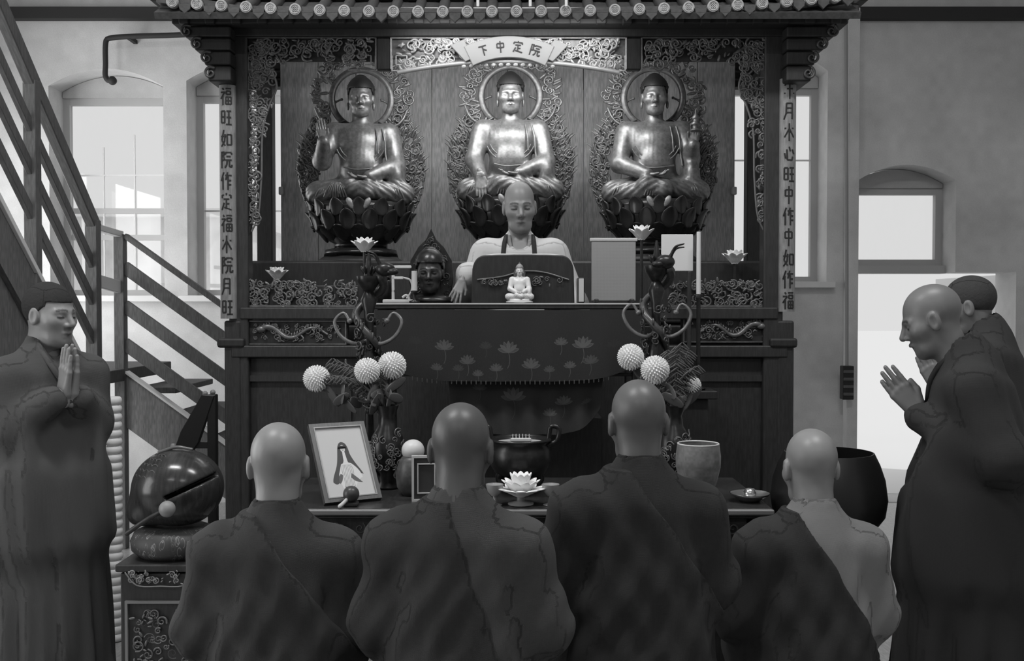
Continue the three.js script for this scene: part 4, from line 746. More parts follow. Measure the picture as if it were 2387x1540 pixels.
// ------------------------------------------------------------------ teacher's high table
const OT = 0.9;
const TD = 4.36, TTOP = Y(706, TD);
{
  const x0 = X(868, TD), x1 = X(1512, TD), o = thing('high_table', 'high narrow table with dark cloth in front of the teacher', 'table', [(x0 + x1) / 2, 0, -TD - 0.18]);
  const w = x1 - x0;
  part('table_top', rb(w, 0.026, 0.36, 0, TTOP - 0.013, 0, 0.006), M.wood, o);
  part('top_edging', bx(w, 0.006, 0.004, 0, TTOP - 0.003, 0.182), M.pale, o);
  for (const sx of [-1, 1]) for (const sz of [-1, 1]) part('leg', rb(0.05, TTOP - 0.026, 0.05, sx * (w / 2 - 0.04), (TTOP - 0.026) / 2, sz * 0.14), M.wood, o);
  part('apron', rb(w - 0.06, 0.09, 0.02, 0, TTOP - 0.075, 0.16), M.wood, o);
  const c = thing('table_cloth', 'dark embroidered cloth with lotus flowers hanging from the high table', 'cloth', [(x0 + x1) / 2, TTOP - 0.03, -TD + 0.014]);
  const spots = []; for (const [px, py, s, t] of [[1030, 800, 30, 95], [1130, 796, 20, 62], [1185, 806, 34, 100], [1312, 788, 22, 95], [1365, 796, 34, 100], [1010, 848, 20, 85], [1085, 832, 26, 92], [1062, 848, 18, 70], [1110, 860, 18, 88], [1155, 848, 22, 88], [1240, 842, 30, 95], [1285, 850, 18, 80], [1335, 842, 20, 92], [1385, 834, 26, 80], [960, 790, 24, 52], [1440, 800, 24, 52]]) spots.push([(px - 868) / 644, (py - 708) / 165, s, t]);
  part('cloth', drape(w * 0.98, Y(708, TD) - Y(873, TD), 5, 0.008, 0.3), mat(1, 0.9, { map: embroidery(spots, 'rgb(46,46,46)'), bumpMap: cB, bumpScale: 0.0004 }), c, true);
  part('fringe', (() => { const g = []; for (let i = 0; i <= 40; i++) { const u = -0.72 + 1.44 * i / 40, xx = u * w * 0.49, yy = -(Y(708, TD) - Y(873, TD)) * (1 - 0.3 * Math.pow(Math.abs(u), 5)); g.push(new THREE.CylinderGeometry(0.003, 0.002, 0.016, 5).translate(xx, yy - 0.004, 0.022)); } return g; })(), mat(0.1, 0.8), c);
  const d2 = TD + 0.05, c2 = thing('table_cloth', 'lower dark cloth with a lotus bud below the high table', 'cloth', [X(1225, d2), Y(874, d2), -d2 + 0.02]);
  part('cloth', drape(X(1410, d2) - X(1050, d2), Y(876, d2) - Y(1012, d2), 6, 0.012, 0.45), mat(1, 0.9, { map: embroidery([[0.42, 0.42, 70, 92], [0.2, 0.25, 40, 78], [0.75, 0.5, 50, 96], [0.66, 0.68, 40, 88], [0.9, 0.55, 30, 72], [0.1, 0.6, 30, 60]], 'rgb(50,50,50)', 388) }), c2, true);
  part('cloth_rod', new THREE.CylinderGeometry(0.008, 0.008, w - 0.1, 8).rotateZ(Math.PI / 2).translate((x0 + x1) / 2 - X(1225, d2), 0.004, -0.002), M.wood, c2);
}
const onTable = (px, d) => [X(px, d), TTOP, -d];
{ // padded book rest
  const d = 4.47, x0 = X(1102, d), x1 = X(1336, d), w = x1 - x0, top = Y(598, d) - TTOP, o = thing('book_rest', 'dark arched book rest standing in front of the teacher', 'book rest', [(x0 + x1) / 2, TTOP, -d]);
  const s = new THREE.Shape(); s.moveTo(-w / 2, 0); s.lineTo(w / 2, 0); s.lineTo(w / 2 - 0.004, top * 0.72); s.quadraticCurveTo(w / 2 - 0.012, top * 0.98, w / 2 - 0.05, top); s.quadraticCurveTo(0, top * 1.04, -w / 2 + 0.05, top); s.quadraticCurveTo(-w / 2 + 0.012, top * 0.98, -w / 2 + 0.004, top * 0.72); s.lineTo(-w / 2, 0);
  part('rest_panel', ext(s, 0.03, 0.005).translate(0, 0, -0.015), M.woodDeep, o);
  part('top_edge', tube([V(-w / 2 + 0.006, top * 0.75, 0.01), V(-w / 2 + 0.045, top * 0.98, 0.01), V(0, top * 1.03, 0.01), V(w / 2 - 0.045, top * 0.98, 0.01), V(w / 2 - 0.006, top * 0.75, 0.01)], 0.006, 50, 6), M.pale, o);
  part('carved_band', [tube([V(-w / 2 + 0.02, top * 0.5, 0.023), V(-w * 0.2, top * 0.57, 0.023), V(0, top * 0.68, 0.023), V(w * 0.2, top * 0.66, 0.023), V(w / 2 - 0.02, top * 0.5, 0.023)], 0.004, 40, 5), ...scrolls(w * 0.84, top * 0.2, 34, 0.003, 0.009, 0.018).map((g) => g.translate(0, top * 0.47, 0.022))], M.carve, o);
  part('foot', [rb(0.03, 0.1, 0.09, -w / 2 + 0.03, 0.05, -0.03), rb(0.03, 0.1, 0.09, w / 2 - 0.03, 0.05, -0.03)], M.wood, o);
}
{ // small white seated figurine
  const d = 4.40, k = 0.205, o = thing('buddha_figurine', 'small white seated Buddha figurine before the book rest', 'figurine', onTable(1211, d));
  part('body', put(BODY.lap, V(0, 0.016, -0.005), [0, 0, 0], k), M.porcelain, o);
  part('hair', put(CURLS, V(0, 0.016, -0.005), [0, 0, 0], k), mat(0.3, 0.5), o);
  part('plinth', lathe([[0, 0], [0.056, 0], [0.058, 0.006], [0.05, 0.011], [0.054, 0.018], [0, 0.018]], 28).scale(1, 1, 0.75), M.porcelain, o);
  part('halo', ext([[-0.022, 0.1], [0.022, 0.1], [0.026, 0.13], [0.012, 0.158], [0, 0.178], [-0.012, 0.158], [-0.026, 0.13]], 0.004).translate(0, 0, -0.03), mat(0.14, 0.5), o);
  part('halo_support', bx(0.02, 0.1, 0.004, 0, 0.06, -0.028), mat(0.14, 0.5), o);
}
{ // dark bust with a pointed flame halo
  const d = 4.58, o = thing('buddha_bust', 'dark Buddha head with pointed flame halo left of the teacher', 'statue', onTable(1003, d)), k = 0.72;
  part('head', put(HEAD, V(0, 0.135, 0.02), [0.05, 0, 0], k), mat(0.06, 0.35, { metalness: 0.5, vertexColors: true }), o);
  part('hair', [put(CURLS, V(0, 0.135 - 0.605 * 0.84, 0.02), [0, 0, 0], 0.84)], M.bronze, o);
  part('shoulders', [lathe([[0, 0], [0.1, 0], [0.105, 0.015], [0.085, 0.03], [0.045, 0.045], [0, 0.05]], 28).scale(1, 1, 0.7)], M.bronze, o);
  part('flame_halo', ext([[-0.085, 0.03], [-0.098, 0.12], [-0.09, 0.19], [-0.055, 0.25], [-0.02, 0.285], [0.0, 0.33], [0.02, 0.285], [0.055, 0.25], [0.09, 0.19], [0.098, 0.12], [0.085, 0.03]], 0.012, 0.003).translate(0, 0, -0.065), M.bronze, o);
  part('halo_carving', scrolls(0.17, 0.26, 40, 0.003, 0.008, 0.018, (x, y) => Math.abs(x) < 0.085 - Math.max(0, y) * 0.5 && Math.abs(x) > 0.045 - Math.max(0, y) * 0.4).map((g) => g.translate(0, 0.165, -0.048)), M.carveDark, o);
}
function crestedStand(px, d, top, flip, label) {                 // dragon candlestick standing on the offering table
  const base = OT, o = thing('dragon_candlestick', label, 'candlestick', [X(px, d), base, -d]), h = Y(top, d) - base;
  part('foot', lathe([[0, 0], [0.05, 0], [0.052, 0.012], [0.045, 0.03], [0.03, 0.05], [0.022, 0.1], [0.03, 0.13], [0.02, 0.16], [0, 0.16]], 24), M.bronze, o);
  part('stem', lathe([[0, 0.15], [0.018, 0.15], [0.016, h * 0.4], [0.03, h * 0.45], [0.04, h * 0.5], [0.03, h * 0.56], [0.018, h * 0.6], [0.02, h * 0.74], [0.034, h * 0.79], [0.018, h * 0.83], [0, h * 0.83]], 24), M.bronze, o);
  const body = []; for (let i = 0; i <= 30; i++) { const t = i / 30, a = t * 13; body.push(V(Math.cos(a) * (0.05 + 0.012 * Math.sin(t * 9)), 0.25 + t * h * 0.62, Math.sin(a) * 0.045)); }
  const dr = part('dragon_body', [taperTube(body, 0.008, 0.019, 110, 7), ...body.filter((_, i) => i % 2).map((q) => sph(0.012, q.x * 1.2, q.y + 0.01, q.z * 1.2, 0.5, 1.4, 1, 6))], M.carveDark, o);
  const hd = body[30];
  part('dragon_head', [sph(0.032, hd.x + flip * 0.02, hd.y + 0.03, 0.03, 1.25, 0.9, 1, 12), sph(0.02, hd.x + flip * 0.05, hd.y + 0.02, 0.045, 1.3, 0.7, 0.9, 10), taperTube([V(hd.x, hd.y + 0.05, 0.02), V(hd.x - flip * 0.03, hd.y + 0.085, 0.0), V(hd.x - flip * 0.06, hd.y + 0.09, 0)], 0.008, 0.003, 10, 5), taperTube([V(hd.x, hd.y + 0.05, 0.04), V(hd.x - flip * 0.02, hd.y + 0.09, 0.05), V(hd.x - flip * 0.05, hd.y + 0.1, 0.06)], 0.008, 0.003, 10, 5)], M.bronze, dr);
  for (const s of [-1, 1]) for (const g of [[taperTube([V(0, h * 0.62, 0), V(s * 0.05, h * 0.6, 0.03), V(s * 0.11, h * 0.635, 0.03), V(s * 0.135, h * 0.7, 0.02), V(s * 0.1, h * 0.735, 0.01), V(s * 0.075, h * 0.7, 0.02)], 0.009, 0.006, 26, 6), sph(0.012, s * 0.075, h * 0.7, 0.02, 1, 1, 1, 8)], [taperTube([V(0, h * 0.5, 0), V(s * 0.05, h * 0.47, 0.02), V(s * 0.085, h * 0.49, 0.03), V(s * 0.09, h * 0.53, 0.03)], 0.008, 0.004, 18, 6)]]) part('curled_arm', g, M.carve, o);
  part('cloud_scrolls', (() => { const g = []; for (let i = 0; i < 60; i++) { const a = rr(-2.2, 2.2), y = rr(h * 0.3, h * 0.72), R = rr(0.03, 0.065); g.push(spiral(0, 0, rr(0.01, 0.022), rr(0, 6), 1, 0.0042, 0, 9).rotateY(a).translate(Math.sin(a) * R, y, Math.cos(a) * R)); } return g; })(), M.carveDark, o);
  part('drip_cup', lathe([[0, h * 0.83], [0.02, h * 0.83], [0.045, h * 0.87], [0.05, h * 0.895], [0.044, h * 0.89], [0.015, h * 0.86], [0, h * 0.86]], 24), M.bronze, o);
  part('lotus_finial', [lathe([[0, h * 0.86], [0.014, h * 0.86], [0.02, h * 0.91], [0.012, h * 0.95], [0.004, h], [0, h]], 16), ...[0, 1, 2, 3, 4, 5].map((i) => sph(0.014, 0, 0, 0, 0.5, 1.6, 0.5, 8).rotateZ(-0.5).translate(0.022, h * 0.92, 0).rotateY(i * 1.047))], M.bronze, o);
  return o;
}
crestedStand(860, 4.16, 588, 1, 'dark dragon candlestick with curled arms at the left end of the high table');
crestedStand(1530, 4.15, 560, -1, 'dark dragon candlestick with curled arms at the right end of the high table');
{ // things on the high table at either side
  const o = thing('incense_pot', 'small dark lidded pot left of the Buddha head on the high table', 'pot', onTable(892, 4.6));
  part('pot', lathe([[0, 0], [0.03, 0], [0.045, 0.03], [0.05, 0.07], [0.038, 0.1], [0.03, 0.105], [0, 0.105]], 24), M.bronze, o); part('lid', lathe([[0, 0.105], [0.034, 0.105], [0.03, 0.12], [0.012, 0.13], [0.012, 0.142], [0, 0.15]], 20), M.bronze, o);
  const f = thing('scroll_frame', 'small pale-edged open frame with a scrolled foot on the high table', 'frame', onTable(938, 4.5));
  part('frame_bars', [rb(0.09, 0.012, 0.02, -0.005, 0.158, 0, 0.003), rb(0.012, 0.11, 0.02, -0.04, 0.1, 0, 0.003), rb(0.05, 0.012, 0.02, -0.02, 0.11, 0, 0.003), tube([V(0.0, 0.112, 0), V(0.035, 0.1, 0), V(0.042, 0.06, 0), V(0.02, 0.02, 0)], 0.005, 20, 6), tube([V(0.0, 0.025, 0), V(0.018, 0.035, 0), V(0.03, 0.02, 0), V(0.03, 0.008, 0)], 0.006, 16, 6), rb(0.14, 0.016, 0.03, -0.015, 0.008, 0, 0.004), rb(0.012, 0.05, 0.02, -0.04, 0.035, 0, 0.003)], M.pale, f);
  const c = thing('short_candle', 'short pale candle in a holder beside the dark Buddha head', 'candle', onTable(966, 4.48));
  part('holder', lathe([[0, 0], [0.022, 0], [0.024, 0.008], [0.008, 0.014], [0.008, 0.045], [0.02, 0.052], [0, 0.055]], 20), M.bronze, c); part('candle', new THREE.CylinderGeometry(0.012, 0.013, 0.085, 16).translate(0, 0.097, 0), M.pale, c); part('wick', new THREE.CylinderGeometry(0.0012, 0.0012, 0.014, 5).translate(0, 0.145, 0), M.black, c);
  const p = thing('upright_screen', 'pale cloth screen panel standing at the right of the high table', 'screen', onTable(1430, 4.66));
  part('screen_cloth', rb(0.2, 0.27, 0.012, 0, 0.145, 0, 0.004), mat(0.36, 0.8, { bumpMap: cB, bumpScale: 0.0006 }), p); part('screen_rail', rb(0.215, 0.016, 0.018, 0, 0.287, 0, 0.004), M.pale, p); part('screen_foot', [rb(0.02, 0.02, 0.1, -0.08, 0.01, 0), rb(0.02, 0.02, 0.1, 0.08, 0.01, 0)], M.wood, p);
  const q = thing('white_board', 'small blank white board behind the right dragon candlestick', 'board', onTable(1578, 4.72)); q.position.y = 1.2; q.position.z = -5.05; q.position.x = X(1578, 5.05);
  const bh = Y(546, 5.05) - 1.2;
  part('board', rb(X(1615, 5.05) - X(1541, 5.05), 0.18, 0.01, 0, bh - 0.09, 0, 0.003), M.paper, q); part('board_post', rb(0.02, bh - 0.18, 0.02, 0.06, (bh - 0.18) / 2, 0), M.wood, q); part('board_base', rb(0.16, 0.02, 0.12, 0.02, 0.01, 0), M.wood, q);
  const led = thing('side_ledge', 'dark ledge behind the right dragon candlestick', 'ledge', [X(1590, 5.05), 0, -5.02]); part('ledge_top', rb(0.3, 0.04, 0.22, 0.0, 1.178, 0), M.woodDeep, led); part('ledge_post', rb(0.22, 1.155, 0.16, 0, 0.579, 0), M.woodDeep, led);
  const t = thing('tall_candle', 'tall white candle beside the white board at the right', 'candle', [X(1612, 5.0), 1.2, -4.98]); const th = Y(540, 4.98) - 1.2;
  part('candle', new THREE.CylinderGeometry(0.01, 0.011, 0.3, 14).translate(0.03, th - 0.15, 0), M.paper, t); part('candle_holder', lathe([[0, 0], [0.035, 0], [0.035, 0.01], [0.01, 0.02], [0.01, th - 0.32], [0.03, th - 0.305], [0, th - 0.3]], 18).translate(0.03, 0, 0), M.bronze, t);
  const bk = thing('dark_book', 'dark book standing on end right of the book rest', 'book', onTable(1353, 4.5)); part('cover', rb(0.03, 0.11, 0.1, 0, 0.055, 0, 0.004), M.black, bk); part('pages', rb(0.022, 0.1, 0.094, 0, 0.056, 0.004, 0.001), M.pale, bk);
}
// four white lotus lamps on stands
const lotusCup = (() => {
  const g = []; for (let r = 0; r < 2; r++) for (let i = 0; i < 8; i++) g.push(petalGeo(0.024, 0.042, 0.006).rotateX(0.75 - r * 0.45).translate(0, 0.018 + r * 0.006, 0.038 - r * 0.014).rotateY((i + r * 0.5) * Math.PI / 4));
  return merge(g);
})();
[[850, 580, 5.49, 'white lotus lamp under the left Buddha statue', 1], [1495, 552, 5.49, 'white lotus lamp under the right Buddha statue', 1], [646, 645, 5.49, 'white lotus lamp at the far left of the altar, by the pillar', 0.85], [1712, 608, 5.49, 'white lotus lamp at the far right of the altar, by the pillar', 0.95]].forEach(([px, py, d, label, k]) => {
  const y = Y(py, d), o = thing('lotus_lamp', label, 'lotus lamp', [X(px, d), y, -d], rr(0, 1), 'white lotus lamps on the altar'); o.scale.setScalar(k);
  part('petals', lotusCup, M.petal, o);
  const low = (y - 1.5) / k; part('lamp_stand', lathe([[0, 0.01], [0.016, 0.008], [0.008, -0.02], [0.008, -low + 0.02], [0.045, -low + 0.012], [0.048, -low], [0, -low]], 18), M.bronze, o);
});
{ // front step inside the pavilion that carries them
  part('altar_step', rb(X(1712, 5.6) - X(646, 5.6) + 0.22, 1.49, 0.24, (X(646, 5.6) + X(1712, 5.6)) / 2, 0.755, -5.49), M.woodDeep, pav);
}

// ------------------------------------------------------------------ offering table
{
  const x0 = X(640, 3.6), x1 = X(1800, 3.6), o = thing('offering_table', 'long low dark offering table between the kneeling monks and the altar', 'table', [(x0 + x1) / 2, 0, -3.89]), w = x1 - x0;
  part('table_top', rb(w, 0.035, 0.66, 0, OT - 0.0175, 0, 0.008), mat(0.05, 0.3, { map: wT }), o);
  part('front_moulding', rb(w, 0.02, 0.02, 0, OT - 0.012, 0.335, 0.006), mat(0.2, 0.4), o);
  part('apron', rb(w - 0.08, 0.12, 0.03, 0, OT - 0.095, 0.29), M.wood, o);
  part('apron_carving', scrolls(w - 0.2, 0.09, 90, 0.004, 0.012, 0.026).map((g) => g.translate(0, OT - 0.095, 0.308)), M.carveDark, o);
  for (const sx of [-1, 1]) for (const sz of [-1, 1]) part('leg', rb(0.07, OT - 0.035, 0.07, sx * (w / 2 - 0.06), (OT - 0.035) / 2, sz * 0.27), M.wood, o);
}
const onOffer = (px, d) => [X(px, d), OT, -d];
{ // framed picture leaning back
  const o = thing('framed_picture', 'framed picture of a long-haired robed figure leaning on the offering table', 'picture', [X(818, 3.62), OT, -3.66], 0.52);
  const lean = new THREE.Group(); const W = 0.215, H = 0.315, a = -0.6;
  const tilt = (g) => g.translate(0, H / 2, 0).rotateX(a).translate(0, 0.006, 0);
  part('frame', frameBars(W, H, 0.018, 0.02).map(tilt), mat(0.1, 0.4, { map: wT }), o);
  part('frame_lip', frameBars(W - 0.03, H - 0.03, 0.004, 0.024).map(tilt), mat(0.3, 0.4), o);
  const art = canvas(420, 640, (x, w, h) => {
    x.fillStyle = 'rgb(205,205,205)'; x.fillRect(0, 0, w, h);
    x.fillStyle = 'rgb(72,72,72)'; x.beginPath(); x.moveTo(214, 140); x.bezierCurveTo(165, 145, 170, 230, 140, 330); x.bezierCurveTo(120, 400, 80, 440, 72, 500); x.bezierCurveTo(100, 540, 130, 520, 150, 470); x.lineTo(196, 320); x.lineTo(236, 320); x.bezierCurveTo(270, 420, 320, 430, 352, 446); x.bezierCurveTo(340, 400, 290, 340, 268, 250); x.bezierCurveTo(262, 170, 250, 145, 214, 140); x.fill();
    x.fillStyle = 'rgb(226,226,226)'; x.beginPath(); x.ellipse(215, 200, 22, 34, 0, 0, 6.3); x.fill(); x.beginPath(); x.moveTo(206, 225); x.lineTo(226, 225); x.lineTo(236, 330); x.lineTo(200, 330); x.fill();
    x.beginPath(); x.moveTo(172, 345); x.quadraticCurveTo(215, 320, 262, 340); x.quadraticCurveTo(330, 400, 338, 470); x.quadraticCurveTo(280, 500, 262, 560); x.lineTo(150, 560); x.quadraticCurveTo(130, 480, 138, 430); x.fill();
    x.strokeStyle = 'rgb(120,120,120)'; x.lineWidth = 3; for (let i = 0; i < 8; i++) { x.beginPath(); x.moveTo(182 + i * 10, 350); x.bezierCurveTo(150 + i * 20, 420, 190 + i * 8, 470, 165 + i * 13, 552); x.stroke(); }
    x.fillStyle = 'rgb(96,96,96)'; x.beginPath(); x.moveTo(150, 430); x.quadraticCurveTo(120, 470, 128, 520); x.quadraticCurveTo(160, 500, 168, 440); x.fill(); x.beginPath(); x.moveTo(246, 430); x.quadraticCurveTo(290, 470, 330, 520); x.quadraticCurveTo(270, 520, 236, 470); x.fill(); x.fillRect(168, 548, 84, 14);
    x.strokeStyle = 'rgb(60,60,60)'; x.lineWidth = 3; for (const e of [206, 224]) { x.beginPath(); x.moveTo(e - 5, 196); x.lineTo(e + 5, 196); x.stroke(); } x.beginPath(); x.moveTo(209, 218); x.lineTo(221, 218); x.stroke();
  });
  part('print', new THREE.PlaneGeometry(W - 0.034, H - 0.034).translate(0, H / 2, 0.004).rotateX(a).translate(0, 0.006, 0), mat(1, 0.6, { map: art }), o, true);
  part('backing', tilt(bx(W - 0.01, H - 0.01, 0.006, 0, 0, -0.006)), M.wood, o);
  part('prop', bar(V(0, 0.19, -0.115), V(0, 0.004, -0.22), 0.03, 0.008), M.wood, o);
}
{ // mallet in front of the picture
  const d = 3.61, o = thing('mallet', 'small round-headed mallet lying in front of the framed picture', 'mallet', onOffer(817, d));
  part('mallet_head', sph(0.029, 0.0, 0.042, 0, 1, 1, 1, 20), mat(0.06, 0.35), o);
  part('mallet_stick', taperTube([V(0, 0.04, 0.01), V(-0.02, 0.018, 0.028), V(-0.032, 0.008, 0.05)], 0.006, 0.007, 12, 8), M.pale, o);
  part('mallet_rest', rb(0.05, 0.014, 0.05, 0.0, 0.007, 0, 0.005), M.cloth, o);
}
{ // small frame, lidded jar
  const o = thing('small_frame', 'small upright double-edged frame left of the second kneeling monk', 'picture', onOffer(993, 3.7), 0.12), W = 0.105, H = 0.165;
  part('frame', frameBars(W, H, 0.008, 0.014).map((g) => g.translate(0, H / 2, 0)), M.pale, o); part('mount', bx(W - 0.012, H - 0.012, 0.006, 0, H / 2, -0.003), mat(0.05, 0.5), o); part('inner_edge', frameBars(W * 0.62, H * 0.66, 0.004, 0.006).map((g) => g.translate(0, H / 2, 0.003)), M.pale, o); part('strut', bar(V(0, H * 0.7, -0.006), V(0, 0.003, -0.06), 0.03, 0.005), M.wood, o);
  const j = thing('lidded_jar', 'grey jar with a round white lid behind the small frame', 'jar', onOffer(962, 3.83));
  part('jar', lathe([[0, 0], [0.04, 0], [0.06, 0.03], [0.066, 0.08], [0.05, 0.13], [0.034, 0.15], [0, 0.15]], 28), mat(0.14, 0.4, { map: paT }), j); part('round_lid', sph(0.043, 0, 0.165, 0, 1, 0.95, 1, 24), mat(0.7, 0.4), j);
}
{ // tripod incense burner
  const o = thing('incense_burner', 'dark bronze tripod incense burner at the middle of the offering table', 'incense burner', onOffer(1212, 3.86));
  part('bowl', lathe([[0, 0.06], [0.05, 0.06], [0.095, 0.08], [0.118, 0.12], [0.112, 0.165], [0.1, 0.185], [0.115, 0.2], [0.108, 0.205], [0.09, 0.19], [0.09, 0.17], [0, 0.165]], 40), M.bronze, o);
  part('rim', new THREE.TorusGeometry(0.112, 0.006, 8, 48).rotateX(Math.PI / 2).translate(0, 0.202, 0), M.bronze, o);
  for (const s of [-1, 1]) part('ear', tube([V(s * 0.105, 0.18, 0), V(s * 0.14, 0.2, 0), V(s * 0.145, 0.245, 0), V(s * 0.118, 0.25, 0), V(s * 0.108, 0.205, 0)], 0.009, 24, 8), M.bronze, o);
  for (let i = 0; i < 3; i++) part('leg', taperTube([V(0.06, 0.085, 0), V(0.088, 0.05, 0), V(0.07, 0.02, 0), V(0.082, 0.006, 0)].map((v) => v.applyAxisAngle(V(0, 1, 0), i * 2.094 + 0.52)), 0.024, 0.012, 12, 8), M.bronze, o);
  part('ash', new THREE.CylinderGeometry(0.09, 0.09, 0.006, 28).translate(0, 0.19, 0), mat(0.4, 0.95), o);
  const t = thing('incense_tray', 'thin pale incense tray lying across the burner top', 'tray', [X(1214, 3.86), OT + 0.206, -3.86]); part('tray', rb(0.075, 0.012, 0.02, 0, 0.008, 0.1, 0.003), M.pale, t); part('tray_stand', rb(0.07, 0.004, 0.16, 0, 0.001, 0.03, 0.001), M.bronze, t); for (let i = 0; i < 6; i++) part('incense_stick', new THREE.CylinderGeometry(0.0014, 0.0014, 0.018, 5).translate(-0.03 + i * 0.012, 0.02, 0.1), M.paper, t);
}
{ // white paper lotus and two small footed cups
  const o = thing('paper_lotus', 'white folded paper lotus at the table front before the burner', 'ornament', onOffer(1214, 3.63));
  const g = []; for (let r = 0; r < 3; r++) for (let i = 0; i < 10; i++) g.push(petalGeo(0.022, 0.044, 0.005).rotateX(1.15 - r * 0.42).translate(0, 0.05 + r * 0.012, 0.05 - r * 0.015).rotateY((i + r * 0.5) * 0.628));
  part('petals', g, M.petal, o); part('stand', lathe([[0, 0], [0.045, 0], [0.046, 0.006], [0.014, 0.014], [0.014, 0.035], [0.04, 0.05], [0, 0.05]], 24), mat(0.3, 0.4), o);
  for (const [px, l] of [[1153, 'small footed glass cup left of the paper lotus'], [1284, 'small footed glass cup right of the paper lotus']]) {
    const c = thing('offering_cup', l, 'cup', onOffer(px, 3.62), 0, 'footed cups by the paper lotus');
    part('cup', lathe([[0, 0.034], [0.012, 0.034], [0.026, 0.05], [0.032, 0.075], [0.03, 0.075], [0.023, 0.052], [0, 0.04]], 24), mat(0.4, 0.2), c); part('foot', lathe([[0, 0], [0.026, 0], [0.026, 0.004], [0.006, 0.01], [0.006, 0.034], [0, 0.034]], 20), mat(0.3, 0.2), c);
  }
}
{ // pale bulging glass vase, brass bowl
  const o = thing('pale_vase', 'pale frosted bulging vase at the right of the offering table', 'vase', onOffer(1629, 3.72));
  part('vase', lathe([[0, 0], [0.036, 0], [0.05, 0.02], [0.068, 0.07], [0.08, 0.12], [0.081, 0.16], [0.075, 0.205], [0.071, 0.205], [0.076, 0.16], [0.074, 0.12], [0.062, 0.07], [0.044, 0.02], [0, 0.01]], 40), new THREE.MeshPhysicalMaterial({ color: new THREE.Color(0.36, 0.36, 0.36), map: paT, roughness: 0.5, transmission: 0.25, thickness: 0 }), o);
  part('rim', new THREE.TorusGeometry(0.073, 0.003, 6, 40).rotateX(Math.PI / 2).translate(0, 0.205, 0), mat(0.7, 0.3), o);
  const b = thing('brass_bowl', 'shallow shiny brass bowl with a knob right of the pale vase', 'bowl', onOffer(1750, 3.7));
  part('bowl', lathe([[0, 0], [0.035, 0], [0.04, 0.006], [0.066, 0.022], [0.072, 0.03], [0.068, 0.03], [0.04, 0.016], [0, 0.012]], 40), M.brass, b); part('knob', lathe([[0, 0.012], [0.022, 0.012], [0.024, 0.03], [0.016, 0.045], [0, 0.048]], 24), M.brass, b);
}
// vases with white chrysanthemums
function vase(px, d, label) {
  const o = thing('flower_vase', label, 'vase', onOffer(px, d));
  part('vase', lathe([[0, 0], [0.05, 0], [0.054, 0.01], [0.04, 0.03], [0.058, 0.09], [0.068, 0.15], [0.06, 0.2], [0.036, 0.24], [0.03, 0.28], [0.045, 0.32], [0.041, 0.32], [0.026, 0.28], [0, 0.27]], 36), M.bronze, o);
  const g = []; for (let i = 0; i < 46; i++) { const a = rr(-1.5, 1.5), y = rr(0.05, 0.22), R = 0.056 + 0.012 * Math.sin((y - 0.05) / 0.17 * 3.14); g.push(spiral(0, 0, rr(0.01, 0.02), rr(0, 6), 1, 0.003, 0, 9).rotateY(a).translate(Math.sin(a) * R, y, Math.cos(a) * R)); }
  part('vase_relief', g, M.carve, o);
  return o;
}
vase(902, 3.97, 'dark relief-patterned flower vase behind the framed picture');
vase(1572, 3.97, 'dark relief-patterned flower vase behind the tallest kneeling monk');
const bloom = (() => {
  const g = [sph(0.8, 0, 0, 0, 1, 1, 1, 14)];
  for (let i = 0; i < 230; i++) { const y = 1 - 2 * (i + 0.5) / 230, r = Math.sqrt(1 - y * y), a = i * 2.39996, n = V(Math.cos(a) * r, y, Math.sin(a) * r); g.push(new THREE.SphereGeometry(1, 6, 5).scale(0.075, 0.2, 0.05).rotateX(rr(0.15, 0.5)).translate(0, 0.84, 0).applyQuaternion(new THREE.Quaternion().setFromUnitVectors(V(0, 1, 0), n))); }
  return merge(g);
})();
const leafGeo = new THREE.SphereGeometry(1, 8, 6).scale(0.02, 0.05, 0.004);
function mum(px, py, d, r, root, label) {
  const c = at(px, py, d), o = thing('chrysanthemum', label, 'flower', [c.x, c.y, c.z], 0, 'white chrysanthemums in the vases');
  const b = part('bloom', bloom, M.petal, o, true); b.scale.setScalar(r / 1.05);
  const q = V(...root).sub(c); part('stem', taperTube([V(0, -r * 0.7, 0), V(q.x * 0.3, q.y * 0.5, q.z * 0.4), V(q.x, q.y, q.z)], 0.004, 0.005, 14, 6), M.stem, o);
  for (let i = 0; i < 5; i++) { const l = part('leaf', leafGeo, M.leaf, o, true); const t = 0.35 + i * 0.1; l.position.set(q.x * t * 0.7 + rr(-0.04, 0.04), q.y * t - r * 0.2, q.z * t + rr(-0.01, 0.03)); l.rotation.set(rr(-0.6, 0.6), rr(0, 3), rr(-1.3, 1.3)); }
}
const rootL = [X(902, 3.97), OT + 0.3, -3.97], rootR = [X(1572, 3.97), OT + 0.3, -3.97];
mum(856, 864, 3.95, 0.053, rootL, 'round white chrysanthemum, middle bloom of the left vase');
mum(914, 852, 3.99, 0.058, rootL, 'round white chrysanthemum, right bloom of the left vase');
mum(738, 882, 4.0, 0.055, rootL, 'partly shaded white chrysanthemum, leftmost bloom of the left vase');
mum(1470, 832, 4.0, 0.055, rootR, 'round white chrysanthemum, leftmost bloom of the right vase');
mum(1527, 862, 3.93, 0.058, rootR, 'round white chrysanthemum just above the tallest monk, right vase');
mum(1612, 898, 4.02, 0.04, rootR, 'small drooping white chrysanthemum, rightmost bloom of the right vase');
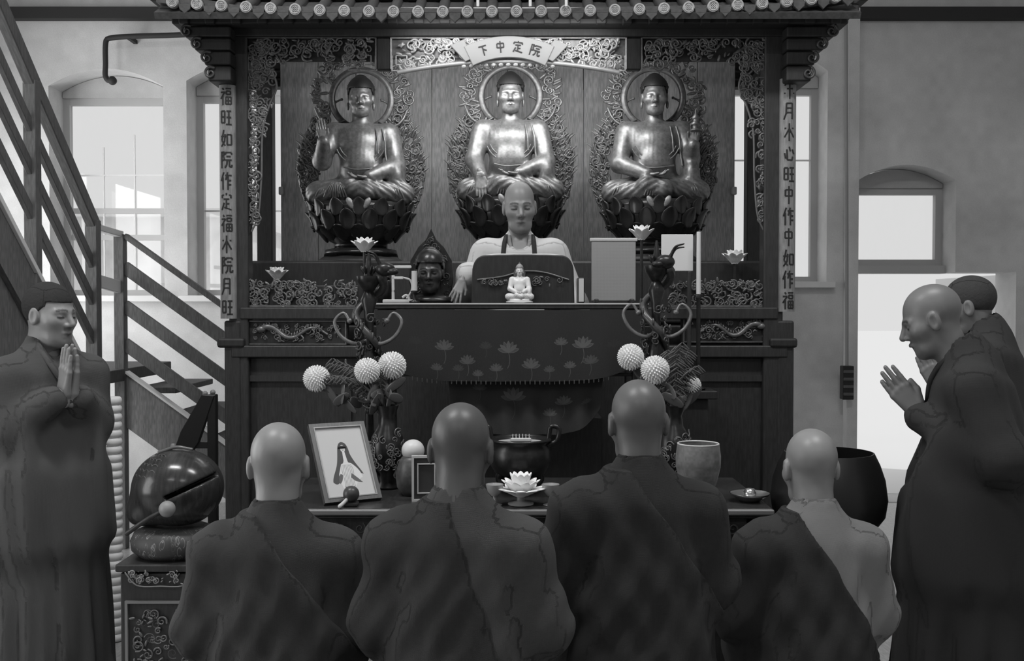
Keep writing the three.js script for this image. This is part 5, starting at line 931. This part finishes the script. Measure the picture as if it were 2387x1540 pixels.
function fern(px, py, d, root, n, label) {
  const c = V(...root), o = thing('fern_spray', label, 'greenery', root), t = at(px, py, d).sub(c);
  for (let k = 0; k < n; k++) {
    const e = t.clone().add(V(rr(-0.14, 0.14), rr(-0.1, 0.1), rr(-0.05, 0.05))), p = [V(0, -0.02, 0), e.clone().multiplyScalar(0.5).add(V(0, 0.04, 0)), e], g = [taperTube(p, 0.0025, 0.001, 12, 4)], cv = new THREE.CatmullRomCurve3(p);
    for (let i = 3; i < 16; i++) { const q = cv.getPoint(i / 16); for (const s of [-1, 1]) g.push(new THREE.SphereGeometry(1, 5, 4).scale(0.004, 0.022, 0.002).rotateZ(s * 0.9 + rr(-0.2, 0.2)).translate(q.x + s * 0.016, q.y + 0.012, q.z + rr(-0.004, 0.004))); }
    part('frond', g, M.leaf, o);
  }
}
fern(790, 870, 4.0, rootL, 9, 'dark fern spray among the left chrysanthemums');
fern(1585, 850, 4.0, rootR, 9, 'dark fern spray among the right chrysanthemums');

// ------------------------------------------------------------------ wooden fish, stand, frame behind, bowl bell
{
  const d = 3.95, k = d / 2400, x = X(412, d), y = Y(1232, d), o = thing('wooden_fish', 'large glossy carved wooden fish drum on a brocade cushion', 'drum', [x, y, -d]);
  const f = join([[ell(0.0, 0.16, 0, 0.172, 0.15, 0.165), 0], [ell(-0.13, 0.07, 0.0, 0.06, 0.06, 0.09), 0.06]]);
  const slit = (x2, y2, z2) => { const a = 0.42, u = (x2 - 0.02) * Math.cos(a) + (y2 - 0.155) * Math.sin(a), v = -(x2 - 0.02) * Math.sin(a) + (y2 - 0.155) * Math.cos(a); return Math.max(Math.abs(v) - 0.008, -u - 0.02, 0.02 - z2); };
  part('drum_body', surface((a, b, c) => smax(smax(f(a, b, c), -slit(a, b, c), 0.008), 0.014 - b, 0.02), [-0.24, 0, -0.2], [0.22, 0.34, 0.2], 0.0055), mat(0.06, 0.2, { map: wT }), o);
  part('carved_scales', (() => { const g = []; for (let i = 0; i < 5; i++) for (let j = 0; j < 4; j++) { const a = -1.0 + j * 0.2, b = 0.35 + i * 0.17; g.push(new THREE.TorusGeometry(0.014, 0.0022, 4, 10, 3.14).rotateX(-b * 0.6).rotateY(a).translate(Math.sin(a) * Math.cos(b) * 0.168, 0.16 + Math.sin(b) * 0.145, Math.cos(a) * Math.cos(b) * 0.162)); } return g; })(), mat(0.08, 0.25), o);
  part('crest', [taperTube([V(-0.06, 0.3, 0.03), V(0.0, 0.318, 0.02), V(0.06, 0.31, 0.02)], 0.008, 0.006, 12, 6)], mat(0.14, 0.2), o);
  const m = thing('drum_mallet', 'round-headed mallet leaning against the wooden fish drum', 'mallet', [X(386, d - 0.2), Y(1186, d - 0.2), -d + 0.2]);
  part('mallet_head', sph(0.03, 0, 0, 0, 1, 1, 1, 20), mat(0.3, 0.45), m); part('mallet_stick', taperTube([V(0, 0, 0), V(-0.06, -0.03, 0.02), V(-0.14, -0.085, 0.02)], 0.008, 0.009, 12, 8), M.wood, m);
  const c = thing('drum_cushion', 'round brocade cushion under the wooden fish drum', 'cushion', [x - 0.012, Y(1290, d), -d]);
  const brocade = canvas(512, 128, (q, w, h) => { q.fillStyle = 'rgb(70,70,70)'; q.fillRect(0, 0, w, h); for (let i = 0; i < 160; i++) { const v = 70 + Math.floor(rr(0, 90)); q.strokeStyle = `rgb(${v},${v},${v})`; q.lineWidth = 2; q.beginPath(); q.arc(rr(0, w), rr(0, h), rr(3, 12), rr(0, 6), rr(2, 6) + 3); q.stroke(); } });
  brocade.wrapS = THREE.RepeatWrapping; brocade.repeat.set(3, 1);
  const hgt = Y(1232, d) - Y(1290, d) + 0.014;
  part('cushion', lathe([[0, 0], [0.13, 0], [0.16, hgt * 0.25], [0.165, hgt * 0.55], [0.15, hgt * 0.85], [0.11, hgt], [0, hgt * 0.94]], 40), mat(1, 0.55, { map: brocade }), c, true);
  const s = thing('drum_stand', 'dark carved stand with framed relief panel below the drum cushion', 'stand', [x - 0.012, 0, -d]), H = Y(1290, d), w = 0.34;
  part('stand_top', rb(w, 0.03, w, 0, H - 0.015, 0, 0.008), M.wood, s); part('stand_body', rb(w - 0.03, H - 0.04, w - 0.03, 0, (H - 0.04) / 2 + 0.005, 0, 0.006), M.wood, s);
  part('top_fringe', [...scrolls(0.24, 0.05, 46, 0.003, 0.007, 0.014).map((g) => g.translate(-0.0, H - 0.045, w / 2 - 0.005)), taperTube([V(-0.13, H - 0.03, w / 2), V(-0.09, H - 0.075, w / 2), V(0, H - 0.08, w / 2), V(0.09, H - 0.075, w / 2), V(0.13, H - 0.03, w / 2)], 0.003, 0.003, 24, 5)], mat(0.3, 0.4, { metalness: 0.3 }), s);
  const ph = Y(1372, d) - 0.12, pf = part('panel_frame', frameBars(0.27, ph, 0.01, 0.012).map((g) => g.translate(0, 0.12 + ph / 2, w / 2 - 0.01)), mat(0.26, 0.4, { metalness: 0.3 }), s);
  part('panel_relief', scrolls(0.22, ph - 0.06, 120, 0.004, 0.01, 0.024).map((g) => g.translate(0, 0.12 + ph / 2, w / 2 - 0.012)), M.carve, pf);
}
{ // black A-shaped stand behind the drum
  const d = 4.5, o = thing('black_easel', 'black triangular stand with a slanting cloth behind the wooden fish drum', 'stand', [0, 0, 0]);
  const top = at(490, 918, d);
  part('upright', rb(0.04, top.y, 0.04, X(494, d), top.y / 2, -d, 0.006), M.black, o);
  part('slanting_cloth', ext([[X(474, d), Y(920, d)], [X(500, d), Y(922, d)], [X(462, d), Y(1030, d)], [X(430, d), Y(1075, d)], [X(408, d), Y(1050, d)], [X(424, d), Y(1006, d)]], 0.02, 0.004).translate(0, 0, -d + 0.0), M.black, o);
  part('cross_bar', [bar(at(420, 1036, d), at(500, 1036, d), 0.03, 0.03), bar(V(X(420, d), Y(1036, d), -d), V(X(420, d), 0.01, -d + 0.05), 0.03, 0.03)], M.black, o);
  part('knob', [sph(0.012, ...at(478, 917, d).toArray()), sph(0.012, ...at(496, 914, d).toArray()), sph(0.014, ...at(404, 1040, d).toArray())], mat(0.2, 0.4), o);
}
{ // large bowl bell
  const d = 3.72, x = X(1934, d), rim = Y(1053, d), bot = Y(1245, d), h = rim - bot, o = thing('bowl_bell', 'large black bowl bell behind the rightmost kneeling monk', 'bell', [x, bot, -d]);
  part('bell', lathe([[0, 0], [0.1, 0], [0.16, h * 0.08], [0.196, h * 0.25], [0.205, h * 0.45], [0.196, h * 0.68], [0.178, h * 0.86], [0.158, h], [0.152, h], [0.17, h * 0.85], [0.19, h * 0.5], [0.15, h * 0.12], [0, h * 0.05]], 48), M.black, o);
  const s = thing('bell_stand', 'dark round stand under the large bowl bell', 'stand', [x, 0, -d]);
  part('stand_ring', lathe([[0, bot - 0.05], [0.15, bot - 0.05], [0.17, bot - 0.03], [0.15, bot], [0, bot]], 32), M.cloth, s);
  part('stand_column', lathe([[0, 0], [0.16, 0], [0.16, 0.03], [0.1, 0.06], [0.09, bot - 0.12], [0.14, bot - 0.05], [0, bot - 0.05]], 32), M.wood, s);
}

scene.traverse((o) => { if (o.isMesh) { o.castShadow = true; o.receiveShadow = true; } });
renderer.render(scene, camera);
